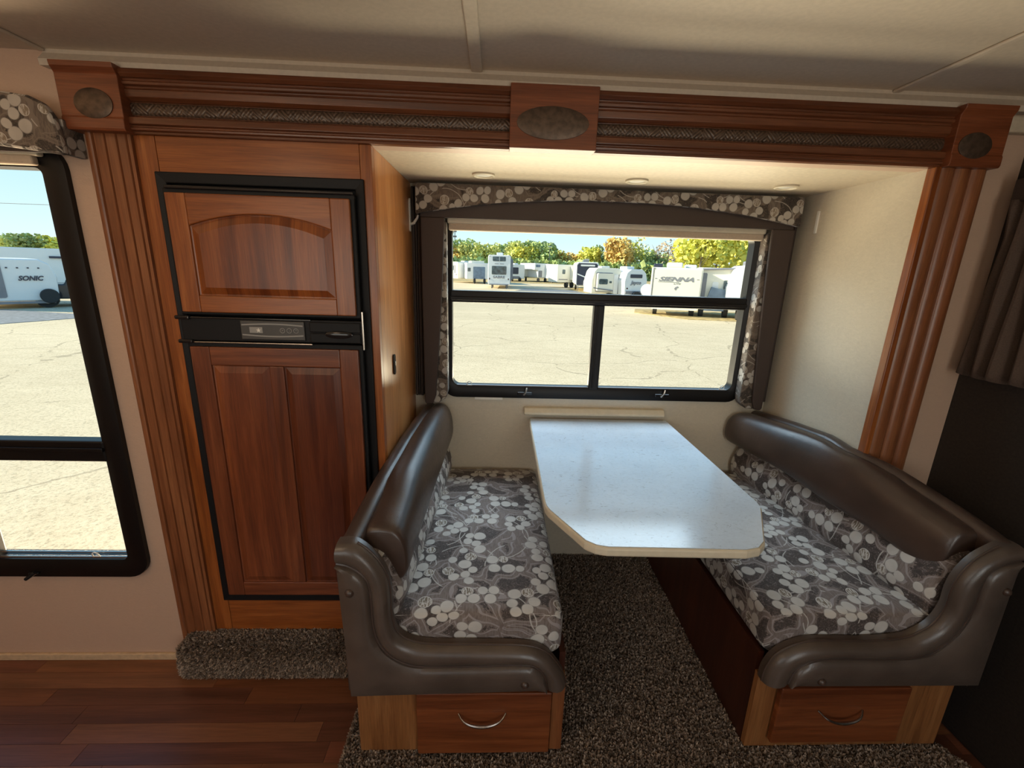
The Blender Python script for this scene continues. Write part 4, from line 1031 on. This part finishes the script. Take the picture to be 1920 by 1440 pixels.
# fifth wheels to the right of the lane
for i, (x, y, rz, w_, lab) in enumerate(((8.0, 76, 18, 2.6, 'white fifth wheel with a raised nose at the far end of the lane'), (10.3, 75, 18, 2.4, 'white trailer with dark round graphics beside the far fifth wheel'), (12.4, 76, 14, 2.4, 'white trailer with dark swoosh next to the far graphics trailer'))):
    if i == 0:
        t = rv('travel_trailer', lab, 'trailer', (x, y), rz, w_, 7, .6, 3.15, M['rv_white'], prof=[(-1.3, 2.05), (-.7, 2.0), (-.7, .75), (1.3, .75), (1.3, 3.1), (-1.3, 3.15)])
        fp(t, 'storage_door', -.55, .1, .85, 1.95, M['rv_grey']); fp(t, 'panel', -1.1, -.3, 2.5, 2.9, M['rv_blue'])
    else:
        t = rv('travel_trailer', lab, 'trailer', (x, y), rz, w_, 7, .7, 3.05, M['rv_white'])
        fp(t, 'door', -.9, -.3, .9, 2.7, M['rv_grey'] if i == 1 else M['rv_dark'], .02); fp(t, 'window', .2, .9, 1.5, 2.4, M['rv_glass'])
    wheel(t, -.6, -.05); wheel(t, .7, -.05)
# cream side trailer
t = rv('travel_trailer', 'cream trailer side wall with slide box behind the dark fronted trailer', 'trailer', (9.55, 56), 22, 3.4, 2.4, .65, 2.85, M['rv_cream'])
fp(t, 'window', -1.0, -.6, 1.7, 2.25, M['rv_glass']); fp(t, 'slide_box', .1, 1.2, .95, 2.65, M['rv_cream'], .5); fp(t, 'stripe', -1.5, -.2, .98, 1.08, M['rv_grey']); wheel(t, -.3, .1); wheel(t, .5, .1)
# dark fronted trailer
t = rv('travel_trailer', 'trailer with a large dark blue front cap and white V trim', 'trailer', (10.25, 48), -7, 2.44, 8, .6, 3.1, M['rv_white'], prof=[(-1.22, .75), (-1.0, .55), (1.0, .55), (1.22, .75), (1.22, 2.9), (1.05, 3.1), (-1.05, 3.1), (-1.22, 2.9)])
obj('front_cap', prism(B(), [(-1.08, .65), (1.08, .65), (1.12, 2.75), (.95, 2.98), (-.95, 2.98), (-1.12, 2.75)], 'y', -.06, 0), M['rv_dark'], t, local=True)
obj('trim_band', prism(B(), [(-1.05, 1.75), (0, 1.38), (1.05, 1.75), (1.05, 1.88), (0, 1.50), (-1.05, 1.88)], 'y', -.10, -.06), M['rv_white'], t, local=True)
obj('light_bar', prism(B(), rrect(-.75, .80, 2.66, 2.84, .06, 3), 'y', -.10, -.06), M['rv_white'], t, local=True)
obj('gas_bottle_cover', prism(B(), rrect(-.35, .35, .55, 1.2, .12, 4), 'y', -.55, -.12), M['rv_white'], t, local=True, bevel=.04)
obj('tongue', bx(-.05, .05, -1.4, 0, .45, .55), M['rv_grey'], t, local=True); wheel(t, -1.0, 3.2); wheel(t, 1.0, 3.2)
for x in (-.9, .9): obj('jack_leg', bx(x - .04, x + .04, .3, .4, 0, .6), M['rv_grey'], t, local=True)
ac(t, 0, 3, 3.1, mat=M['rv_grey'])
# small rounded trailer: side (sunny) at left, rear (blue shade) at right
t = rv('travel_trailer', 'small white trailer with rounded roof and a narrow dark rear window', 'trailer', (10.62, 31.5), 20, 2.0, 4.2, .5, 2.45, M['rv_white'], prof=[(-.95, .55), (.95, .55), (1.0, 1.6), (.85, 2.15), (.5, 2.42), (-.5, 2.42), (-.85, 2.15), (-1.0, 1.6)])
fp(t, 'rear_window', -.55, .50, 1.80, 2.06, M['rv_dark'])
text('Jayco', t, M['rv_grey'], .36, (-.02, -.04, 1.46), shear=.25, width=.95, bold=.012)
fp(t, 'bumper', -.9, .9, .66, .86, M['rv_grey'], .08); wheel(t, .0, -.18, .42, .16, ax='y'); wheel(t, -.85, 1.8, .33)
for x in (-.75, .8): fp(t, 'light', x - .05, x + .05, 1.0, 1.1, M['red_cloth'])
ac(t, 0, .8, 2.42, h=.2)
t = rv('travel_trailer', 'small cream trailer side with a slide box left of the rounded trailer', 'trailer', (8.55, 31.9), 4, 2.3, 2.2, .5, 2.45, M['rv_cream'], prof=[(-1.15, .6), (1.15, .6), (1.2, 1.6), (1.1, 2.25), (.85, 2.45), (-.8, 2.45), (-1.0, 2.2), (-1.15, 1.6)])
fp(t, 'slide_frame', -.86, .42, .72, 2.12, M['rv_grey'], .02); fp(t, 'slide_box', -.80, .38, .78, 2.06, M['rv_cream'], .35); fp(t, 'window', -.70, -.05, 1.28, 1.66, M['rv_glass'], .37)
fp(t, 'speaker', .08, .26, 1.38, 1.52, M['rv_glass'], .37); fp(t, 'door', .50, .85, .6, 2.0, M['rv_white'], .04); fp(t, 'door_edge', .86, .90, .6, 2.0, M['rv_grey'], .05)
obj('stripe', prism(B(), [(-1.1, .98), (.4, .78), (.4, .88), (-1.1, 1.06)], 'y', -.39, -.36), M['rv_grey'], t, local=True)
wheel(t, .25, -.05, .33, .2, ax='y'); ac(t, 0, .6, 2.45, h=.14)
# sunny slide wall trailer
t = rv('travel_trailer', 'large cream trailer wall with a bold dark name across it', 'trailer', (9.78, 22.0), -19, 2.55, 2.4, .5, 2.52, M['rv_cream'])
fp(t, 'wall_panel', -1.12, 1.2, .35, 2.42, M['rv_cream'], .05)
text('SIENNA', t, M['rv_grey'], .30, (-.02, -.06, 1.92), shear=.35, width=1.75, bold=.012)
text('LITE', t, M['rv_grey'], .11, (.05, -.06, 1.70), shear=.2, width=.36); fp(t, 'underline', -.90, .15, 1.765, 1.785, M['rv_grey'], .06)
fp(t, 'dash', -1.08, -.96, 1.93, 1.96, M['rv_grey'], .06); fp(t, 'dash', 1.0, 1.12, 1.93, 1.96, M['rv_grey'], .06)
obj('emblem', prism(B(), [(-.02, 1.52), (.10, 1.58), (.16, 1.51), (.08, 1.49), (.02, 1.36), (-.06, 1.44)], 'y', -.065, -.05), M['rv_grey'], t, local=True)
for x in (-1.19, -1.14): obj('corner_trim', bx(x - .008, x + .008, -.03, 0, .5, 2.5), M['rv_grey'], t, local=True)
ac(t, -.1, 1, 2.52, w=.8, h=.28, mat=M['rv_cream']); ac(t, -.95, 2, 2.52, w=.5, h=.22, mat=M['rv_dark']); ac(t, .8, 2, 2.52, w=.6, h=.2, mat=M['rv_white'])
wheel(t, -.9, .8, .34); wheel(t, 1.0, .8, .34); obj('spare_wheel_cover', disc(B(), (-1.42, .3, 1.30), .33, .12, 'y', 24), M['rv_white'], t, local=True, smooth=True)
# awning trailer
t = rv('travel_trailer', 'trailer with folded grey awning arms and cluttered side beside the named wall', 'trailer', (12.05, 22.2), -20, 1.95, 2.4, .5, 2.58, M['rv_cream'])
obj('awning_tube', tube(B(), [(-.85, -.12, 2.48), (.85, -.12, 2.55)], .06, 10), M['rv_grey'], t, local=True, smooth=True)
for x in (-.85, .85): obj('awning_arm', bx(x - .05, x + .05, -.14, -.04, .9 if x < 0 else .6, 2.5), M['rv_grey'], t, local=True)
fp(t, 'door', -.82, -.5, .8, 2.3, M['rv_grey'], .03); fp(t, 'window', .35, .62, 1.5, 1.95, M['rv_glass']); fp(t, 'panel', -.2, .1, 1.4, 1.85, M['rv_white'])
obj('tarp', prism(B(), [(-.55, .35), (.55, .35), (.75, 1.35), (-.25, 1.6)], 'y', -.30, -.12), M['rv_blue'], t, local=True, bevel=.02)
wheel(t, -.6, .0, .34); wheel(t, .6, .0, .34)
# white rounded front at the far right
t = rv('travel_trailer', 'white trailer with a rounded nose at the right end of the yard', 'trailer', (13.3, 20.6), -18, 2.6, 2.6, .5, 2.72, M['rv_white'], prof=[(-1.2, .5), (1.6, .5), (1.6, 2.72), (-.7, 2.72), (-1.0, 2.5), (-1.25, 1.6)])
obj('nose_line', prism(B(), [(-.45, 2.1), (-.40, 2.1), (-.05, 1.2), (-.10, 1.2)], 'y', -.03, 0), M['rv_grey'], t, local=True)
fp(t, 'graphic', -.2, .15, 1.95, 2.08, M['rv_grey']); fp(t, 'lower_skirt', -1.1, 1.5, .5, .95, M['rv_grey'], .03); ac(t, 0, .6, 2.72, w=1.0, h=.22, mat=M['rv_grey']); wheel(t, -.6, 0, .34); wheel(t, .8, 0, .34)
# left window: trailers and truck
t = rv('travel_trailer', 'small pale trailer with a printed rear panel and spare wheel seen through the left window', 'trailer', (-19.25, 17.7), 50, 2.3, 4.5, .30, 2.0, M['rv_white'], prof=[(-1.15, .3), (1.15, .3), (1.2, 1.3), (1.05, 1.8), (.75, 2.0), (-1.15, 2.0)])
fp(t, 'dark_stripe', -1.0, -.35, .45, 1.85, M['rv_grey']); text('SONIC', t, M['rv_dark'], .26, (.40, -.04, 1.22), shear=.3, width=.75, bold=.01)
bm = B(); disc(bm, (.85, -.05, .50), .30, .16, 'y', 24); obj('spare_wheel', bm, M['tyre'], t, local=True, smooth=True)
for x in (-.55, -.30):
    obj('ladder_rail', tube(B(), [(x - .6, -.10, .5), (x - .6, -.10, 2.0), (x - .6, .15, 2.15)], .018, 6), M['rv_grey'], t, local=True)
for x in (-.2, .1, .4, .7): fp(t, 'light', x - .03, x + .03, 1.62, 1.67, M['rv_dark'])
fp(t, 'bumper', -1.0, 1.0, .20, .30, M['rv_grey'], .08); wheel(t, -.9, 1.2, .3); wheel(t, .9, 1.2, .3)
t = rv('travel_trailer', 'long pale trailer behind the small one in the left window', 'trailer', (-26.5, 24.6), 42, 9.0, 2.5, .45, 2.52, M['rv_white'])
fp(t, 'awning', 1.6, 4.4, 1.98, 2.10, M['rv_dark'], .1); fp(t, 'light', 2.1, 2.3, 1.85, 1.92, M['red_cloth']); wheel(t, 0, .2); wheel(t, .8, .2)
t = thing('pickup_truck', 'black pickup truck at the edge of the left window', 'truck', (-17.5, 19.4, GZ), math.radians(35))
obj('body', prism(B(), [(-2.6, .35), (2.6, .35), (2.6, .85), (1.5, .98), (.8, 1.45), (-.9, 1.45), (-1.1, .98), (-2.6, .98)], 'y', 0, 1.9), M['truck'], t, local=True, bevel=.06, seg=3)
obj('window', prism(B(), [(-.85, 1.02), (1.2, 1.02), (.72, 1.38), (-.8, 1.38)], 'y', -.02, 0), M['rv_glass'], t, local=True)
for x in (-1.7, 1.7): w_ = wheel(t, x, 0, .37, .24, ax='y'); obj('rim', disc(B(), (x, -.12, .37), .2, .02, 'y', 16), M['chrome'], w_, local=True)

# trees
def crown_mesh(seed, nq, spread=1.0, squat=1.0, sparse=0.0):
    g_ = np.random.default_rng(seed)
    nb = 12; c = g_.uniform(-1, 1, (nb, 3)) * [.30, .30, .36] + [0, 0, .62]; c[:, 2] = np.clip(c[:, 2], .22, .86)
    rr = g_.uniform(.14, .26, nb) * (1 - .3 * np.abs(c[:, 2] - .55))
    k = g_.integers(0, nb, nq); d = g_.normal(0, 1, (nq, 3)); d /= np.linalg.norm(d, axis=1)[:, None]
    p = c[k] + d * (rr[k] * g_.uniform(.55, 1.08, nq) ** .5)[:, None]
    a = g_.normal(0, 1, (nq, 3)); a /= np.linalg.norm(a, axis=1)[:, None]; b = np.cross(a, g_.normal(0, 1, (nq, 3))); b /= np.linalg.norm(b, axis=1)[:, None]
    s = g_.uniform(.018, .036, nq)[:, None] * (1 - .3 * sparse)
    V = np.stack([p - a * s - b * s, p + a * s - b * s, p + a * s + b * s, p - a * s + b * s], 1).reshape(-1, 3)
    me = bpy.data.meshes.new('crown'); me.from_pydata(V.tolist(), [], np.arange(4 * nq).reshape(-1, 4).tolist()); me.update(); return me
def trunk_mesh(seed, bare=False):
    r2 = random.Random(seed); bm = B()
    tube(bm, [(0, 0, 0), (.01, 0, .3), (0, .01, .62)], [.022, .016, .008], 6)
    for k in range(16 if bare else 7):
        z = r2.uniform(.2, .6); a = r2.uniform(0, 2 * PI); l_ = r2.uniform(.2, .42)
        p = [(0, 0, z), (l_ * .35 * math.cos(a), l_ * .35 * math.sin(a), z + l_ * .5), (l_ * .6 * math.cos(a), l_ * .6 * math.sin(a), min(1.0, z + l_))]
        tube(bm, p, [.008, .005, .002], 4)
    me = bpy.data.meshes.new('trunk'); bm.to_mesh(me); bm.free(); return me
CR = [crown_mesh(s, 1500) for s in range(5)] + [crown_mesh(9, 380, sparse=1), crown_mesh(10, 420, sparse=1)]
TR = [trunk_mesh(s) for s in range(3)] + [trunk_mesh(8, True), trunk_mesh(9, True)]
def tree(x, y, h, w, kind, label, sparse=False, group='autumn trees beyond the yard', name='autumn_tree'):
    t = thing(name, label, 'tree', (x, y, GZ), rnd.uniform(0, 6), group)
    t.scale = (w, w, h)
    me = rnd.choice(TR[3:]) if sparse else rnd.choice(TR[:3])
    o = bpy.data.objects.new('trunk', me); COL.objects.link(o); o.parent = t
    if not me.materials: me.materials.append(M['bark'])
    if kind:
        me = rnd.choice(CR[5:]) if sparse else rnd.choice(CR[:5])
        if not me.materials: me.materials.append(M['leaf']['green'])
        o = bpy.data.objects.new('crown', me); COL.objects.link(o); o.parent = t
        o.material_slots[0].link = 'OBJECT'; o.material_slots[0].material = M['leaf'][kind]
def PX(px, top, y):     # helper used only to write down tree sizes at distance y
    k = (y + 1.42) / 91.42 * .107
    return .37 + (px - 932) * k, 1.5 + (497 + (px - 925) * .03 - top) * k - GZ
TL = [(848, 452, 128, 'orange', 0), (866, 444, 130, 'green', 0), (884, 452, 126, 'lime', 0), (901, 456, 132, 'green', 0), (918, 452, 128, 'lime', 0), (936, 455, 134, 'green', 0), (953, 450, 130, 'green', 0),
      (968, 451, 126, 'lime', 0), (985, 456, 124, 'yellow', 0), (1000, 450, 130, 'green', 0), (1012, 449, 122, 'green', 0), (1024, 452, 134, 'dark', 0), (1036, 462, 128, 'lime', 0), (1048, 467, 132, 'lime', 0),
      (1060, 469, 128, 'orange', 0), (1074, 471, 134, 'orange', 0), (1087, 470, 128, 'orange', 0), (1102, 460, 124, 'yellow', 0), (1122, 455, 130, 'green', 0), (1142, 470, 126, 'green', 0), (1165, 438, 118, 'orange', 0),
      (1176, 452, 126, 'yellow', 0), (1190, 441, 122, 'lime', 1), (1210, 462, 130, 'green', 0), (1152, 446, 132, None, 1), (1238, 444, 124, None, 1), (1256, 449, 128, 'tan', 1), (1272, 446, 122, 'tan', 1), (1290, 444, 126, 'tan', 1),
      (1304, 450, 130, 'green', 1), (1228, 470, 126, 'green', 0), (1248, 474, 128, 'lime', 0), (1300, 474, 126, 'green', 0), (1276, 472, 124, 'orange', 0)]
for i, (px, top, y, kind, sp2) in enumerate(TL):
    x, h = PX(px, top, y); y2 = y
    names = {'orange': 'tree with orange autumn leaves', 'green': 'broad green tree', 'lime': 'yellow green tree', 'yellow': 'bright yellow tree', 'dark': 'dark green tree', 'tan': 'sparse tan leaved tree', None: 'bare leafless tree'}[kind]
    where = ('in the tree line left of the tall white trailer' if px < 914 else 'in the tree line above the tall white trailer' if px < 965 else 'in the tree line above the open lane' if px < 1046 else
             'in the tree line above the dark fronted trailer' if px < 1130 else 'in the tree line above the small rounded trailer' if px < 1205 else 'in the tree line above the named trailer wall')
    order = ('first', 'second', 'third', 'fourth', 'fifth', 'sixth', 'seventh', 'eighth', 'ninth', 'tenth', 'eleventh', 'twelfth')
    rank = sorted([q[0] for q in TL if (q[3] == kind)]).index(px)
    one = names + ', ' + (order[rank] if rank < 12 else 'last') + ' of its colour from the left in the tree line'
    tree(x, y2, h * .93, (h * 1.0 if kind != 'orange' or px < 1150 else h * .85), kind, one, bool(sp2), group='trees of the far tree line')
for px, top, y, w_, lab in ((1318, 430, 62, 8.2, 'tall bright yellow tree above the awning trailer, its left crown'), (1350, 424, 66, 9.0, 'tall bright yellow tree rising highest behind the awning trailer'), (1386, 434, 72, 7.5, 'bright yellow tree at the right edge of the dinette window')):
    x, h = PX(px, top, y); tree(x, y, h * .98, w_, 'yellow', lab, group=None)
x, h = PX(1408, 440, 80); tree(x, y=80, h=h * 1.1, w=8, kind='lime', label='sparse yellow green tree at the right edge of the dinette window', sparse=True, group=None)
for x, y, h, k, lab in ((-60, 60, 4.6, 'green', 'green bushy tree above the long trailer in the left window'), (-57, 60, 4.2, 'yellow', 'small yellow tree above the long trailer in the left window'), (-54.5, 62, 4.2, 'green', 'green tree with yellow tips nearest the left window frame'), (-66, 62, 4.4, 'lime', 'yellow green tree at the far left of the left window')):
    tree(x, y, h, 5.5, k, lab, group=None)
# hedge below the trees
hd_ = np.random.default_rng(3); nq = 9000
p = np.c_[hd_.uniform(-24, 78, nq), hd_.uniform(112, 118, nq), GZ + hd_.uniform(0, 1, nq) ** 1.4 * 4.2]
a = hd_.normal(0, .33, (nq, 3)); b = hd_.normal(0, .33, (nq, 3))
V = np.stack([p - a - b, p + a - b, p + a + b, p - a + b], 1).reshape(-1, 3)
me = bpy.data.meshes.new('undergrowth'); me.from_pydata(V.tolist(), [], np.arange(4 * nq).reshape(-1, 4).tolist()); me.materials.append(M['leaf']['green'])
o = bpy.data.objects.new('undergrowth', me); COL.objects.link(o); tag(o, 'tangled undergrowth along the foot of the tree line', 'undergrowth', kind='stuff')
# poles
t = thing('floodlight_tower', 'thin floodlight mast above the trees at the left of the dinette window', 'mast', (-14.5, 160, GZ))
obj('mast', bx(-.12, .12, -.12, .12, 0, 15.6), M['pole'], t, local=True)
for z in (15.4, 13.9, 12.2): obj('light_array', bx(-.9 if z > 15 else -.6, .9 if z > 15 else .6, -.2, .2, z - .25, z + .3), M['pole'], t, local=True)
for x, y, h, lab in ((14.0, 118, 8.0, 'pale light pole standing over the far fifth wheels'), (19.6, 96, 4.6, 'pale light pole right of the dark fronted trailer'), (-33, 40, 6.2, 'thin utility pole above the trailers in the left window')):
    t = thing('light_pole', lab, 'pole', (x, y, GZ)); obj('shaft', bx(-.07, .07, -.07, .07, 0, h), M['pole'], t, local=True); obj('crossarm', bx(-.5, .5, -.1, .1, h - .15, h), M['rv_white'], t, local=True)
for z, lab in ((9.2, 'upper power line crossing the sky in the left window'), (8.3, 'middle power line crossing the sky in the left window'), (5.6, 'lowest power line crossing the sky in the left window')):
    tag(obj('power_line', tube(B(), [(-80, 40, z + .6), (-50, 40, z - .1), (-20, 40, z - .1), (0, 40, z + .5)], .02, 4), M['pole']), lab, 'cable')
